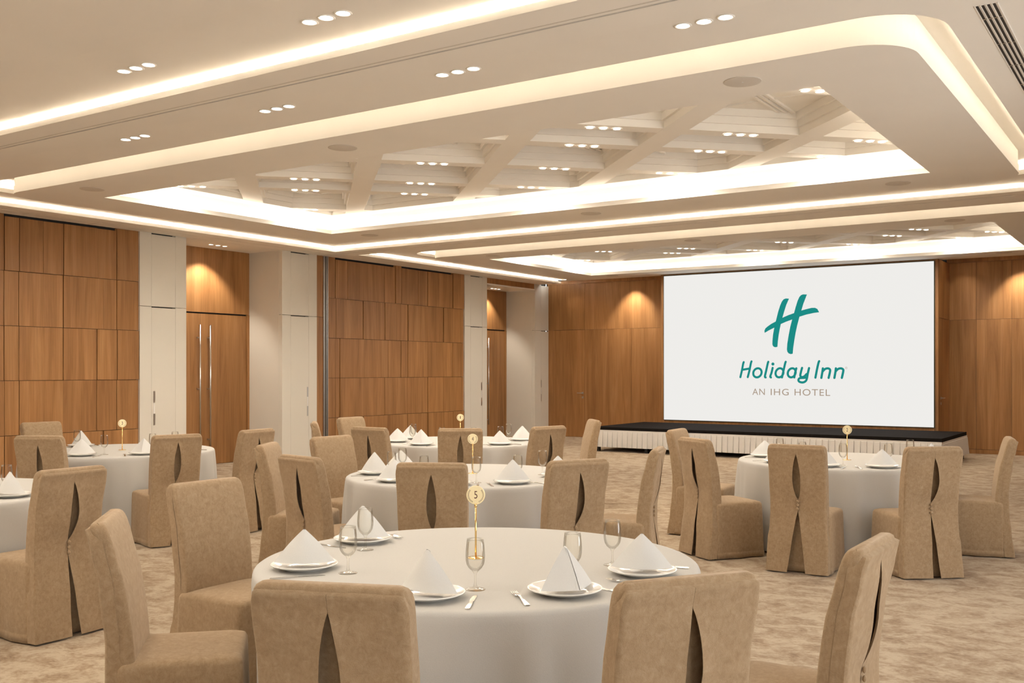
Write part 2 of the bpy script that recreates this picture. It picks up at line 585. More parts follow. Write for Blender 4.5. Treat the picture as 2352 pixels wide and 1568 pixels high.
COFFER_SPOTS = []
def bay(i):
    g = GROOVE[i]
    y0, y1 = g + .20, (g + PITCH - .20 if i < 2 else YB)
    hole = (-11.60, -1.195, g + 1.09, g + 7.01)
    isl = (-11.34, -1.408, g + 1.33, g + 6.74)
    if i == 0:      # the nearest bay has no open gap round its dropped field
        isl = hole = (-11.34, -1.408, g + 1.33, g + 6.62)
    op = (-10.50, -2.16, g + 2.10, g + (5.87 if i else 5.50))
    # tray with its round-cornered opening and the upstand around it
    bm = bmesh.new()
    hl = rrect(*hole, .45, 12)
    fill_ring(bm, rect(XLIP - .09, XLIPR + .09, y0, y1), hl, ZT)
    hl2 = rrect(hole[0] - .014, hole[1] + .014, hole[2] - .014, hole[3] + .014, .464, 12)
    if i:
      strip(bm, hl, ZT, hl, ZT + .05)
      strip(bm, hl, ZT + .05, hl2, ZT + .05)
      strip(bm, hl2, ZT + .05, hl2, ZT + .004)
    obj('tray_soffit', bm, 'plaster', ceiling)
    bm = bmesh.new()
    hl3 = rrect(hole[0] - .13, hole[1] + .13, hole[2] - .13, hole[3] + .13, .58, 12)
    strip(bm, hl3, ZT + .002, hl3, ZG)  # unseen side wall, added to keep the LED light inside the gap
    fill_ring(bm, hl3, rect(op[0] - .4, op[1] + .4, op[2] - .4, op[3] + .4), ZG)
    obj('gap_ceiling', bm, 'plaster', ceiling)
    bm = bmesh.new()
    a = rrect(hole[0] - .04, hole[1] + .04, hole[2] - .04, hole[3] + .04, .49, 12)
    b = rrect(hole[0] - .075, hole[1] + .075, hole[2] - .075, hole[3] + .075, .525, 12)
    strip(bm, a, ZT + .008, b, ZT + .008)
    if i:
        obj('led_strip', bm, 'led_gap', ceiling)
    else:
        bm.free()
    # the floating ring
    bm = bmesh.new()
    il = rrect(*isl, .38, 12)
    il2 = rrect(isl[0] + .008, isl[1] - .008, isl[2] + .008, isl[3] - .008, .372, 12)
    ol = rect(*op)
    fill_ring(bm, il, ol, ZB)
    strip(bm, il, ZB, il, ZT)
    strip(bm, il, ZT, il2, ZT)
    strip(bm, il2, ZT, il2, ZG)
    ol2 = rect(op[0] - .014, op[1] + .014, op[2] - .014, op[3] + .014)
    ol3 = rect(op[0] - .15, op[1] + .15, op[2] - .15, op[3] + .15)
    strip(bm, ol, ZB, ol, ZB + .055)
    strip(bm, ol, ZB + .055, ol2, ZB + .055)
    strip(bm, ol2, ZB + .055, ol2, ZB + .025)
    strip(bm, ol2, ZB + .025, ol3, ZB + .025)
    strip(bm, ol3, ZB + .025, ol3, ZC)
    obj('ceiling_ring', bm, 'plaster', ceiling)
    c = (op[0] - .15, op[1] + .15, op[2] - .15, op[3] + .15)
    inn = (c[0] + .27, c[1] - .27, c[2] + .27, c[3] - .27)
    # small step moulding in the cove wall
    bm = bmesh.new()
    s1 = rect(c[0] + .02, c[1] - .02, c[2] + .02, c[3] - .02)
    strip(bm, rect(*c), ZC - .075, s1, ZC - .075)
    strip(bm, s1, ZC - .075, s1, ZC)
    fill_ring(bm, s1, rect(*inn), ZC)
    for k, (o_, za, zb) in enumerate(((0, ZC, 3.89), (.03, 3.89, 3.96), (.06, 3.96, ZTOP))):
        q = rect(inn[0] + o_, inn[1] - o_, inn[2] + o_, inn[3] - o_)
        strip(bm, q, za, q, zb)
        if k < 2:
            q2 = rect(inn[0] + o_ + .03, inn[1] - o_ - .03, inn[2] + o_ + .03, inn[3] - o_ - .03)
            strip(bm, q, zb, q2, zb)
    obj('coffer_frame', bm, 'plaster', ceiling)
    bm = bmesh.new()
    box(bm, c[0], c[1], c[2], c[3], ZTOP, ZTOP + .05)
    obj('coffer_ceiling', bm, 'plaster', ceiling)
    # LED tape on an angled batten behind the lip, facing inwards and up
    zt, zl = ZB + .052, ZB + .028
    e0, e1 = .04, .085
    for q in (((c[0] + e0, c[2] + e0), (c[0] + e0, c[3] - e0), (c[0] + e1, c[3] - e0), (c[0] + e1, c[2] + e0)),
              ((c[1] - e0, c[2] + e0), (c[1] - e0, c[3] - e0), (c[1] - e1, c[3] - e0), (c[1] - e1, c[2] + e0)),
              ((c[0] + e0, c[2] + e0), (c[1] - e0, c[2] + e0), (c[1] - e0, c[2] + e1), (c[0] + e0, c[2] + e1)),
              ((c[0] + e0, c[3] - e0), (c[1] - e0, c[3] - e0), (c[1] - e0, c[3] - e1), (c[0] + e0, c[3] - e1))):
        bm = bmesh.new()
        bm.faces.new([bm.verts.new((p[0], p[1], z)) for p, z in zip(q, (zt, zt, zl, zl))])
        obj('led_strip', bm, 'led_coffer', ceiling)
    dy = PITCH * (i - 1)
    for fam, cs, w in (('P', P_SUM, .25), ('Q', Q_DIF, .19)):
        dz = .0015 if fam == 'P' else .003
        for cc in cs:
            bm = bmesh.new()
            ok = diag_beam(bm, cc + dy, fam, w, ZC + dz, ZTOP + .01, inn)
            ok = diag_beam(bm, cc + dy, fam, w + .06, 3.89 + dz, ZTOP + .01, inn) or ok
            ok = diag_beam(bm, cc + dy, fam, w + .12, 3.96 + dz, ZTOP + .01, inn) or ok
            if ok and len(bm.faces):
                obj('coffer_beam', bm, 'plaster', ceiling)
            else:
                bm.free()
    # battens on the coffer ceiling
    x = inn[0] + .25
    k = 0
    while x < inn[1]:
        for d in ((0,) if k % 2 else (-.055, 0, .055)):
            cube('batten', x + d - .013, x + d + .013, inn[2], inn[3], ZTOP - .022, ZTOP + .005, 'plaster', ceiling)
        x += .58
        k += 1
    y = inn[2] + .35
    while y < inn[3]:
        cube('batten', inn[0], inn[1], y - .013, y + .013, ZTOP - .016, ZTOP + .005, 'plaster', ceiling)
        y += .66
    for q in Q_DIF:
        for s in [(a + b) / 2 for a, b in zip(P_SUM, P_SUM[1:])]:
            X, Y = (s - q) / 2, (s + q) / 2 + dy
            if inn[0] - .02 < X < inn[1] + .02 and inn[2] - .02 < Y < inn[3] + .02:
                COFFER_SPOTS.append((X, Y, i))
for i in range(3):
    bay(i)

# ------------------------------------------------------------------ left wall
bm = bmesh.new()
box(bm, XL - .12, XL - .05, YN, 10.0, 0, 3.70)
box(bm, XL - .12, XL - .05, 11.98, 17.94, 0, 3.70)
box(bm, XL - .12, XL - .05, 19.90, YB, 0, 3.70)
box(bm, XL - .86, XL - .80, 9.9, 20.2, 0, 3.70)
wall_left = struct(obj('wall_left', bm, 'dark'), 'long wall of oak veneer panels and cream pilasters')
rng = random.Random(3)
ROWZ = [0, .71, 1.42, 2.13, 2.84, 3.555]

def wood_block(rows, full=()):
    for r, ys in enumerate(rows):
        for a, b in zip(ys, ys[1:]):
            pr = rng.choice((0, 0, .005, .011, .018))
            z1 = ROWZ[r + 1]
            if r == 4:
                z1 = 3.57 if any(abs(a - f) < .01 for f in full) else 3.535
            cube('wood_panel', XL - .05, XL + pr, a + .0045, b - .0045, ROWZ[r] + (.003 if r else .0), z1 - (.003 if r < 4 else 0), 'wood', wall_left)

ext = [3.0, 3.62, 4.05, 4.7, 5.1, 5.75, 6.3, 6.72]
ext2 = [3.0, 3.62, 4.4, 5.1, 5.5, 6.3, 6.72]
wood_block([
    ext2 + [7.188, 7.387, 8.62, 8.836, 9.195],
    ext + [7.188, 7.387, 8.012, 8.518, 8.836, 9.195],
    ext2 + [7.188, 7.387, 8.012, 8.518, 8.836, 9.195],
    ext + [7.188, 7.387, 8.012, 8.62, 8.836, 9.195],
    ext2 + [7.188, 7.387, 7.718, 8.012, 8.518, 8.836, 9.195]], full=(8.836, 6.72))
cube('wood_panel', XL - .05, XL, YN, 2.998, 0, 3.57, 'wood', wall_left)
wood_block([
    [13.086, 13.274, 14.007, 14.607, 15.291, 15.918, 16.432, 16.749, 17.133],
    [13.086, 13.274, 13.386, 13.598, 14.607, 14.921, 15.291, 15.918, 16.432, 16.749, 17.133],
    [13.086, 13.274, 13.386, 14.05, 14.721, 15.091, 15.291, 15.918, 16.541, 16.749, 17.133],
    [13.086, 13.274, 13.495, 14.007, 14.607, 15.091, 15.291, 15.918, 16.432, 16.749, 17.133],
    [13.086, 13.274, 13.386, 13.598, 14.607, 14.921, 15.091, 15.291, 15.619, 15.918, 16.432, 16.749, 17.133]], full=(13.086, 14.921, 16.749))
cube('wood_panel', XL - .05, XL, 12.787, 12.965, 0, 2.49, 'wood', wall_left)
cube('wood_panel', XL - .05, XL, 12.787, 12.965, 2.496, 3.57, 'wood', wall_left)
# grey aluminium jamb of the folding partition
bm = bmesh.new()
box(bm, XL - .05, XL + .015, 12.967, 12.990, 0, 3.57)
box(bm, XL - .05, XL - .015, 12.990, 13.030, 0, 3.57)
box(bm, XL - .05, XL + .02, 13.030, 13.046, 0, 3.57)
box(bm, XL - .05, XL - .02, 13.046, 13.066, 0, 3.57)
box(bm, XL - .05, XL + .015, 13.066, 13.084, 0, 3.57)
struct(obj('trim_1', bm, 'alu'), 'grey aluminium partition jamb on the wood wall')

XP = XL + .03
def pilaster(cols, grip_y, gz):
    for k, (a, b) in enumerate(cols):
        for z0, z1 in ((.0, 2.488), (2.494, 3.57)):
            e = .012 if (k == 1 and z0 == 0) else (.02 if k == 1 else 0)
            cube('pilaster_panel', XL - .05, XP, a + .0015, b - .0015, z0, z1 - e, 'panel', wall_left)
    g = empty('recessed_pull', (XP, grip_y, gz), 0, wall_left)
    cube('pull_segment', 0, .004, -.016, .016, .08, .25, 'satin', g)
    cube('pull_centre', 0, .003, -.010, .010, -.08, .08, 'china', g)
    cube('pull_segment', 0, .004, -.016, .016, -.25, -.08, 'satin', g)

pilaster([(9.195, 9.395), (9.395, 9.817), (9.817, 10.015)], 9.44, 1.0)
pilaster([(11.968, 12.166), (12.166, 12.585), (12.585, 12.785)], 12.56, 1.02)
pilaster([(17.133, 17.34), (17.34, 17.77), (17.77, 17.95)], 17.745, 1.05)
pilaster([(19.89, 20.16), (20.16, 20.495)], 20.17, 1.08)

XD = -13.40
def recess(y0, y1, ztop):
    cube('reveal_panel', XD - .02, XL - .051, y1 + .0, y1 + .02, 0, 2.4905, 'panel', wall_left)
    cube('reveal_panel', XD - .02, XL - .051, y1 + .0, y1 + .02, 2.4915, ztop, 'panel', wall_left)
    cube('reveal_panel', XD - .02, XL - .051, y0 - .02, y0, 0, ztop, 'panel', wall_left)
    cube('recess_soffit', XD - .02, XL + .03, y0 + .001, y1 - .001, ztop, ztop + .03, 'plaster', wall_left)
    cube('wood_panel', XD - .04, XD, y0 + .001, y1 - .001, 2.51, ztop, 'wood', wall_left)
recess(10.015, 11.968, 3.568)
recess(17.95, 19.89, 3.42)
cube('wood_panel', XL - .05, XL + .01, 17.952, 19.888, 3.425, 3.57, 'wood', wall_left)

def double_door(name, y0, ymid, y1, label):
    d = struct(empty(name, (XD, ymid, 0)), label)
    xf = -.012
    for a, b, s in ((y0 - ymid, -.003, -1), (.003, y1 - ymid, 1)):
        lf = cube('door_leaf', -.05, xf, a, b, .006, 2.485, 'wood', d)
    cube('door_frame', -.05, .008, y1 - ymid + .004, y1 - ymid + .05, 0, 2.505, 'wood', d)
    for s in (-.062, .145):
        bm = bmesh.new()
        tube(bm, [(.062, s, .31), (.062, s, 2.30)], .0155, 14)
        h = obj('door_handle', bm, 'steel', d, True)
        for z in (.42, 1.25, 2.09):
            bm = bmesh.new()
            tube(bm, [(xf, s, z), (.05, s, z)], .011, 10)
            obj('handle_standoff', bm, 'satin', h, True)
    return d
double_door('door_1', 10.02, 10.937, 11.915, 'oak double door with two tall steel bar handles')
double_door('door_2', 17.955, 18.92, 19.835, 'oak double door in the recess beside the far corner')

# ------------------------------------------------------------------ back wall
bm = bmesh.new()
box(bm, XL - .05, XR, YB + .03, YB + .12, 0, 3.75)
wall_back = struct(obj('wall_back', bm, 'dark'), 'oak veneer end wall behind the screen')
def bpanel(x0, x1, z0, z1, y=YB, nm='wood_panel'):
    return cube(nm, x0 + .002, x1 - .002, y, y + .03, z0 + .002, z1 - .002, 'wood', wall_back)
bpanel(-12.63, -12.47, 0, 2.505)
bpanel(-11.61, -10.39, 0, 2.505)
bpanel(-10.39, -9.0, 0, 2.505)
bpanel(-12.63, -11.61, 2.505, 3.58)
bpanel(-11.61, -9.0, 2.505, 3.58)
bpanel(-12.63, -9.0, 3.58, 3.66, YB - .004)
for a, b in ((-3.75, -3.236), (-3.236, -2.635), (-2.635, -1.6), (-1.6, -.5), (-.5, XR)):
    bpanel(a, b, .085, 2.505)
    bpanel(a, b, 2.505, 3.58)
bpanel(-3.75, XR, 3.58, 3.66, YB - .004)
struct(bpanel(-3.70, XR, 0, .083, YB - .003, 'plinth'))

def lever(parent, loc, rz, flip=1):
    h = empty('door_handle', loc, rz, parent)
    cube('rose', -.022, .022, -.008, 0, -.022, .022, 'satin', h)
    bm = bmesh.new()
    tube(bm, [(0, -.004, 0), (0, -.05, 0)], .009, 10)
    tube(bm, [(0, -.046, 0), (-.13 * flip, -.046, 0)], .008, 10)
    obj('lever', bm, 'satin', h, True)
    cube('key_plate', -.022, .022, -.008, 0, -.122, -.078, 'satin', h)

d3 = struct(empty('door_3', (-12.04, YB, 0)), 'flush oak door with lever handle beside the corner')
cube('door_leaf', -.428, .428, .0, .03, .006, 2.50, 'wood', d3)
lever(d3, (.375, 0, 1.03), 0)

# projecting box that carries the screen
bm = bmesh.new()
box(bm, -9.16, -3.72, 19.48, YB + .02, 0, 3.565)
wall_screen = struct(obj('wall_screen', bm, 'dark'), 'projecting oak clad wall that holds the screen')
YF = 19.46
def spanel(x0, x1, z0, z1):
    cube('wood_panel', x0 + .001, x1 - .001, YF, YF + .02, z0 + .001, z1 - .001, 'wood', wall_screen)
for a, b in ((-9.18, -9.10), (-3.77, -3.70)):
    spanel(a, b, 0, 2.51)
    spanel(a, b, 2.51, 3.568)
spanel(-9.10, -3.77, 0, .525)
spanel(-9.10, -3.77, 3.53, 3.568)
cube('wood_panel', -9.18, -9.16, YF + .021, YB - .002, 0, 3.568, 'wood', wall_screen)
cube('wood_panel', -3.72, -3.70, YF + .021, YB - .002, 2.513, 3.568, 'wood', wall_screen)
cube('wood_panel', -3.72, -3.70, YF + .021, 19.60, 0, 2.509, 'wood', wall_screen)
cube('wood_panel', -3.72, -3.70, 20.36, YB - .002, 0, 2.509, 'wood', wall_screen)
d4 = struct(empty('door_4', (-3.70, 19.98, 0), R(90)), 'flush oak door in the side of the screen wall')
cube('door_leaf', -.376, .376, -.0, .02, .006, 2.505, 'wood', d4)
lever(d4, (-.30, 0, 1.05), 0, -1)

# right wall behind the camera's view: tall windows between oak piers
WINY = [-1.4, 1.0, 3.4, 5.8, 8.2]
WW, WZ0, WZ1 = 1.7, .35, 2.95
edges = [YN]
for wy in WINY:
    edges += [wy - WW / 2, wy + WW / 2]
edges.append(YB)
bm = bmesh.new()
for a, b in zip(edges[0::2], edges[1::2]):
    box(bm, XR, XR + .2, a, b, 0, 3.75)
for wy in WINY:
    box(bm, XR, XR + .2, wy - WW / 2, wy + WW / 2, 0, WZ0)
    box(bm, XR, XR + .2, wy - WW / 2, wy + WW / 2, WZ1, 3.75)
wall_right = struct(obj('wall_right', bm, 'panel'))
for a, b in zip(edges[0::2], edges[1::2]):
    y = a
    while y < b - .05:
        y2 = min(y + 1.2, b)
        for z0, z1 in ((0, 2.505), (2.51, 3.57)):
            cube('wood_panel', XR - .03, XR, y + .002, y2 - .002, z0, z1, 'wood', wall_right)
        y = y2
for k, wy in enumerate(WINY):
    w = struct(empty('window_%d' % (k + 1), (XR + .1, wy, 0)))
    for q in ((-WW / 2, -WW / 2 + .05, WZ0, WZ1), (WW / 2 - .05, WW / 2, WZ0, WZ1), (-.03, .03, WZ0 + .05, WZ1 - .05), (-WW / 2 + .05, WW / 2 - .05, WZ0, WZ0 + .05), (-WW / 2 + .05, WW / 2 - .05, WZ1 - .05, WZ1)):
        cube('window_frame', -.03, .03, q[0], q[1], q[2], q[3], 'alu', w)
    for q in ((-WW / 2 + .05, -.03), (.03, WW / 2 - .05)):
        cube('pane', -.004, .004, q[0], q[1], WZ0 + .05, WZ1 - .05, 'glass', w)
    pl = bpy.data.lights.new('window_portal', 'AREA')
    pl.shape = 'RECTANGLE'
    pl.size, pl.size_y = WZ1 - WZ0, WW
    pl.cycles.is_portal = True
    po = bpy.data.objects.new('window_portal', pl)
    COL.objects.link(po)
    po.location = (.09, 0, (WZ0 + WZ1) / 2)
    po.rotation_euler = (0, R(90), 0)
    po.parent = w
bm = bmesh.new()
box(bm, XL - .05, XR, YN - .1, YN, 0, 3.75)
struct(obj('wall_rear', bm, 'panel'))

# ================================================================== screen with the logo
scr = empty('projection_screen', (-6.435, 19.44, .525))
tag(scr, 'large white screen showing a green logo and hotel name', 'screen')
cube('bezel', -2.68, 2.68, -.004, .019, -.012, 3.02, 'bezel', scr)
cube('display', -2.663, 2.663, -.016, -.004, .0, 3.005, 'screen', scr)
LOGO= {'stemL': [(-6.429, 2.956), (-6.491, 2.963), (-6.534, 2.949), (-6.571, 2.905), (-6.607, 2.825), (-6.646, 2.704), (-6.693, 2.519), (-6.724, 2.393), (-6.748, 2.263), (-6.76, 2.141), (-6.762, 2.072), (-6.751, 2.037), (-6.724, 2.016), (-6.693, 2.011), (-6.659, 2.02), (-6.651, 2.124), (-6.635, 2.246), (-6.615, 2.36), (-6.591, 2.466), (-6.56, 2.587), (-6.522, 2.716), (-6.483, 2.836)], 'stemR': [(-6.076, 3.023), (-6.153, 3.029), (-6.194, 3.014), (-6.226, 2.978), (-6.26, 2.904), (-6.298, 2.784), (-6.329, 2.671), (-6.367, 2.544), (-6.403, 2.408), (-6.436, 2.242), (-6.463, 2.075), (-6.47, 1.969), (-6.463, 1.923), (-6.436, 1.888), (-6.395, 1.873), (-6.355, 1.88), (-6.344, 1.998), (-6.324, 2.134), (-6.298, 2.285), (-6.267, 2.428), (-6.222, 2.597), (-6.184, 2.72), (-6.146, 2.846)], 'bar': [(-6.918, 2.298), (-6.923, 2.341), (-6.904, 2.385), (-6.858, 2.424), (-6.787, 2.471), (-6.693, 2.519), (-6.553, 2.59), (-6.444, 2.634), (-6.329, 2.671), (-6.184, 2.717), (-6.093, 2.739), (-5.987, 2.761), (-5.919, 2.76), (-5.874, 2.736), (-5.84, 2.672), (-5.942, 2.662), (-6.093, 2.634), (-6.222, 2.597), (-6.367, 2.547), (-6.491, 2.506), (-6.588, 2.466), (-6.724, 2.396), (-6.834, 2.345)]}
STROKES= [[(-7.35, 1.721), (-7.363, 1.683), (-7.387, 1.559), (-7.42, 1.421)], [(-7.188, 1.735), (-7.201, 1.698), (-7.23, 1.559), (-7.266, 1.422)], [(-7.379, 1.568), (-7.224, 1.593)], [(-6.982, 1.508), (-6.986, 1.488), (-6.995, 1.469), (-7.007, 1.452), (-7.022, 1.438), (-7.04, 1.427), (-7.058, 1.42), (-7.077, 1.418), (-7.096, 1.42), (-7.113, 1.427), (-7.128, 1.437), (-7.14, 1.452), (-7.148, 1.469), (-7.151, 1.488), (-7.151, 1.508), (-7.147, 1.528), (-7.138, 1.547), (-7.126, 1.564), (-7.11, 1.578), (-7.093, 1.588), (-7.074, 1.595), (-7.055, 1.597), (-7.037, 1.595), (-7.02, 1.588), (-7.005, 1.578), (-6.993, 1.564), (-6.985, 1.547), (-6.981, 1.528), (-6.982, 1.508)], [(-6.844, 1.725), (-6.856, 1.689), (-6.887, 1.551), (-6.913, 1.436), (-6.898, 1.417)], [(-6.756, 1.605), (-6.778, 1.513), (-6.804, 1.436), (-6.79, 1.417)], [(-6.54, 1.508), (-6.544, 1.489), (-6.553, 1.47), (-6.564, 1.453), (-6.578, 1.439), (-6.594, 1.428), (-6.611, 1.422), (-6.629, 1.42), (-6.646, 1.422), (-6.662, 1.428), (-6.675, 1.439), (-6.686, 1.453), (-6.693, 1.47), (-6.697, 1.488), (-6.696, 1.508), (-6.692, 1.528), (-6.684, 1.547), (-6.672, 1.563), (-6.658, 1.577), (-6.642, 1.588), (-6.625, 1.595), (-6.607, 1.597), (-6.59, 1.594), (-6.574, 1.588), (-6.561, 1.577), (-6.55, 1.563), (-6.543, 1.547), (-6.54, 1.528), (-6.54, 1.508)], [(-6.494, 1.723), (-6.506, 1.688), (-6.54, 1.543), (-6.568, 1.418)], [(-6.298, 1.509), (-6.303, 1.489), (-6.311, 1.47), (-6.323, 1.454), (-6.337, 1.44), (-6.353, 1.429), (-6.37, 1.423), (-6.387, 1.42), (-6.404, 1.423), (-6.419, 1.429), (-6.433, 1.44), (-6.443, 1.453), (-6.45, 1.47), (-6.453, 1.489), (-6.452, 1.508), (-6.447, 1.528), (-6.439, 1.547), (-6.427, 1.563), (-6.413, 1.577), (-6.397, 1.588), (-6.38, 1.594), (-6.362, 1.596), (-6.346, 1.594), (-6.33, 1.588), (-6.317, 1.577), (-6.307, 1.563), (-6.3, 1.547), (-6.297, 1.528), (-6.298, 1.509)], [(-6.284, 1.595), (-6.306, 1.513), (-6.324, 1.419)], [(-6.171, 1.604), (-6.196, 1.513), (-6.205, 1.453), (-6.179, 1.426), (-6.13, 1.438), (-6.085, 1.483)], [(-6.035, 1.6), (-6.059, 1.498), (-6.083, 1.378), (-6.123, 1.333), (-6.176, 1.322), (-6.229, 1.34), (-6.242, 1.374), (-6.214, 1.405), (-6.138, 1.411), (-6.09, 1.417)], [(-5.84, 1.732), (-5.855, 1.693), (-5.885, 1.558), (-5.912, 1.416)], [(-5.769, 1.594), (-5.778, 1.529), (-5.798, 1.412)], [(-5.772, 1.536), (-5.726, 1.582), (-5.674, 1.594), (-5.637, 1.576), (-5.632, 1.536), (-5.659, 1.413)], [(-5.522, 1.594), (-5.53, 1.529), (-5.55, 1.413)], [(-5.527, 1.536), (-5.48, 1.582), (-5.427, 1.594), (-5.389, 1.576), (-5.384, 1.536), (-5.41, 1.414)]]
DOT= (-6.751, 1.681)
REG= (-5.327, 1.602)
YS_ = -.0185
def to_local(p):
    return (p[0] + 6.435, p[1] - .525)
bm = bmesh.new()
for k, pts in enumerate(LOGO.values()):
    vs_ = []
    for p in pts:
        x, z = to_local(p)
        vs_.append(bm.verts.new((x, YS_ - k * .0004, z)))
    f = bm.faces.new(vs_)
bmesh.ops.triangulate(bm, faces=bm.faces[:])
obj('emblem', bm, 'teal', scr)

def smooth_line(pts, n=5):
    """Catmull-Rom through the traced points"""
    if len(pts) < 3:
        return pts
    out = []
    P = [pts[0]] + list(pts) + [pts[-1]]
    for i in range(1, len(P) - 2):
        for k in range(n):
            t = k / n
            q = []
            for c in range(2):
                p0, p1, p2, p3 = P[i - 1][c], P[i][c], P[i + 1][c], P[i + 2][c]
                q.append(.5 * (2 * p1 + (p2 - p0) * t + (2 * p0 - 5 * p1 + 4 * p2 - p3) * t * t + (3 * p1 - p0 - 3 * p2 + p3) * t ** 3))
            out.append(tuple(q))
    out.append(pts[-1])
    return out

def stroke(bm, pts, w, y):
    pts = smooth_line([to_local(p) for p in pts])
    Lf, Rt = [], []
    for i, p in enumerate(pts):
        a, b = pts[max(i - 1, 0)], pts[min(i + 1, len(pts) - 1)]
        d = Vector((b[0] - a[0], b[1] - a[1])).normalized()
        n = Vector((-d.y, d.x)) * w / 2
        Lf.append(bm.verts.new((p[0] + n.x, y, p[1] + n.y)))
        Rt.append(bm.verts.new((p[0] - n.x, y, p[1] - n.y)))
    for i in range(len(pts) - 1):
        bm.faces.new((Lf[i], Lf[i + 1], Rt[i + 1], Rt[i]))
    for p in (pts[0], pts[-1]):
        c = [bm.verts.new((p[0] + w / 2 * math.cos(2 * PI * k / 14), y - .0003, p[1] + w / 2 * math.sin(2 * PI * k / 14))) for k in range(14)]
        bm.faces.new(c)
bm = bmesh.new()
for k, s in enumerate(STROKES):
    stroke(bm, s, .044, YS_ - .0002 * (k % 3))
x, z = to_local(DOT)
bm.faces.new([bm.verts.new((x + .031 * math.cos(2 * PI * k / 20), YS_, z + .031 * math.sin(2 * PI * k / 20))) for k in range(20)])
obj('lettering', bm, 'teal', scr)

def text_mesh(body, size, spacing=1.0):
    cu = bpy.data.curves.new('text', 'FONT')
    cu.body = body
    cu.size = size
    cu.space_character = spacing
    cu.align_x = 'CENTER'
    o = bpy.data.objects.new('text', cu)
    COL.objects.link(o)
    bpy.context.view_layer.update()
    me = bpy.data.meshes.new_from_object(o.evaluated_get(bpy.context.evaluated_depsgraph_get()))
    bpy.data.objects.remove(o)
    return me
me = text_mesh('AN IHG HOTEL', .18, 1.12)
xs = [v.co.x for v in me.vertices]
ys = [v.co.y for v in me.vertices]
sx = 1.54 / (max(xs) - min(xs))
sy = .128 / (max(ys) - min(ys))
mn_ = min(ys)
span = {}
for word, x0, x1 in (('AN', -7.170, -6.915), ('IHG', -6.795, -6.435), ('HOTEL', -6.318, -5.630)):
    me = text_mesh(word, .18, 1.12)
    xs = [v.co.x for v in me.vertices]
    c_, k_ = (max(xs) + min(xs)) / 2, (x1 - x0) / (max(xs) - min(xs))
    for v in me.vertices:
        v.co = ((v.co.x - c_) * k_, 0, (v.co.y - mn_) * sy)
    o = link('tagline_word', me, 'taupe', scr)
    o.location = ((x0 + x1) / 2 + 6.435, YS_, 1.067 - .525)
bm = bmesh.new()
x, z = to_local(REG)
for r in (.021,):
    a = [bm.verts.new((x + r * math.cos(2 * PI * k / 18), YS_, z + r * math.sin(2 * PI * k / 18))) for k in range(18)]
    b = [bm.verts.new((x + (r - .004) * math.cos(2 * PI * k / 18), YS_, z + (r - .004) * math.sin(2 * PI * k / 18))) for k in range(18)]
    for k in range(18):
        bm.faces.new((a[k], a[(k + 1) % 18], b[(k + 1) % 18], b[k]))
obj('registered_mark', bm, 'taupe', scr)
me = text_mesh('R', .03)
for v in me.vertices:
    v.co = (v.co.x, 0, v.co.y - .0105)
o = link('registered_letter', me, 'taupe', scr)
o.location = (x, YS_, z)

# ================================================================== stage
SX0, SX1, SY0, SY1, SZ = -9.50, -3.20, 17.12, 19.30, .47
st = empty('stage_platform', ((SX0 + SX1) / 2, (SY0 + SY1) / 2, 0))
tag(st, 'low black carpeted stage with a pleated white skirt below the screen', 'stage')
hx, hy = (SX1 - SX0) / 2, (SY1 - SY0) / 2
n = 3
for k in range(n):
    a = -hx + 2 * hx * k / n
    cube('deck', a + .002, a + 2 * hx / n - .002, -hy, hy, SZ - .06, SZ, 'stage', st)
for k in range(7):
    x = -hx + .07 + (2 * hx - .14) * k / 6
    for y in (-hy + .07, hy - .07):
        cube('leg', x - .03, x + .03, y - .03, y + .03, 0, SZ - .06, 'black', st)

def skirt(p0, p1, nrm, name):
    """box-pleated cloth hung from p0 to p1"""
    p0, p1, nrm = Vector(p0), Vector(p1), Vector(nrm)
    L = (p1 - p0).length
    d = (p1 - p0) / L
    bm = bmesh.new()
    npl = int(L / .105)
    rnd = random.Random(5)
    cols = []
    for k in range(npl):
        s0 = L * k / npl
        w = L / npl
        j = rnd.uniform(-.006, .006)
        cols += [(s0, .004, .010 + j * .3), (s0 + w * .06, .012, .026 + j), (s0 + w * .5, .013, .036 + j), (s0 + w * .92, .016, .040 + j), (s0 + w * .965, .004, .006)]
    cols.append((L, .008, .02))
    zs = [SZ - .055, SZ - .085, SZ - .09, .30, .20, .13, .09]
    vs_ = []
    for s, t0, t1 in cols:
        col = []
        for q, z in enumerate(zs):
            f = max(0, (SZ - .09 - z) / (SZ - .18))
            off = .008 if q < 2 else t0 + (t1 - t0) * f
            p = p0 + d * s + nrm * off
            col.append(bm.verts.new((p.x, p.y, z)))
        vs_.append(col)
    for a, b in zip(vs_, vs_[1:]):
        for q in range(len(zs) - 1):
            bm.faces.new((a[q], b[q], b[q + 1], a[q + 1]))
    obj(name, bm, 'skirt', st)
skirt((-hx, -hy, 0), (hx, -hy, 0), (0, -1, 0), 'skirt')
skirt((hx, -hy, 0), (hx, hy, 0), (1, 0, 0), 'skirt')
skirt((-hx, hy, 0), (-hx, -hy, 0), (-1, 0, 0), 'skirt')

# ================================================================== ceiling fittings
def make_downlight(name='recessed_downlight'):
    root = empty(name)
    bm = bmesh.new()
    lathe(bm, [(.0345, .0), (.0345, -.003), (.043, -.005), (.046, -.002), (.046, .0)], 28, False, False)
    obj('trim_ring', bm, 'plaster', root, True)
    bm = bmesh.new()
    lathe(bm, [(.0325, -.001), (.025, -.003), (.012, -.0042)], 24, False, True)
    obj('lens', bm, 'lens', root, True)
    return root

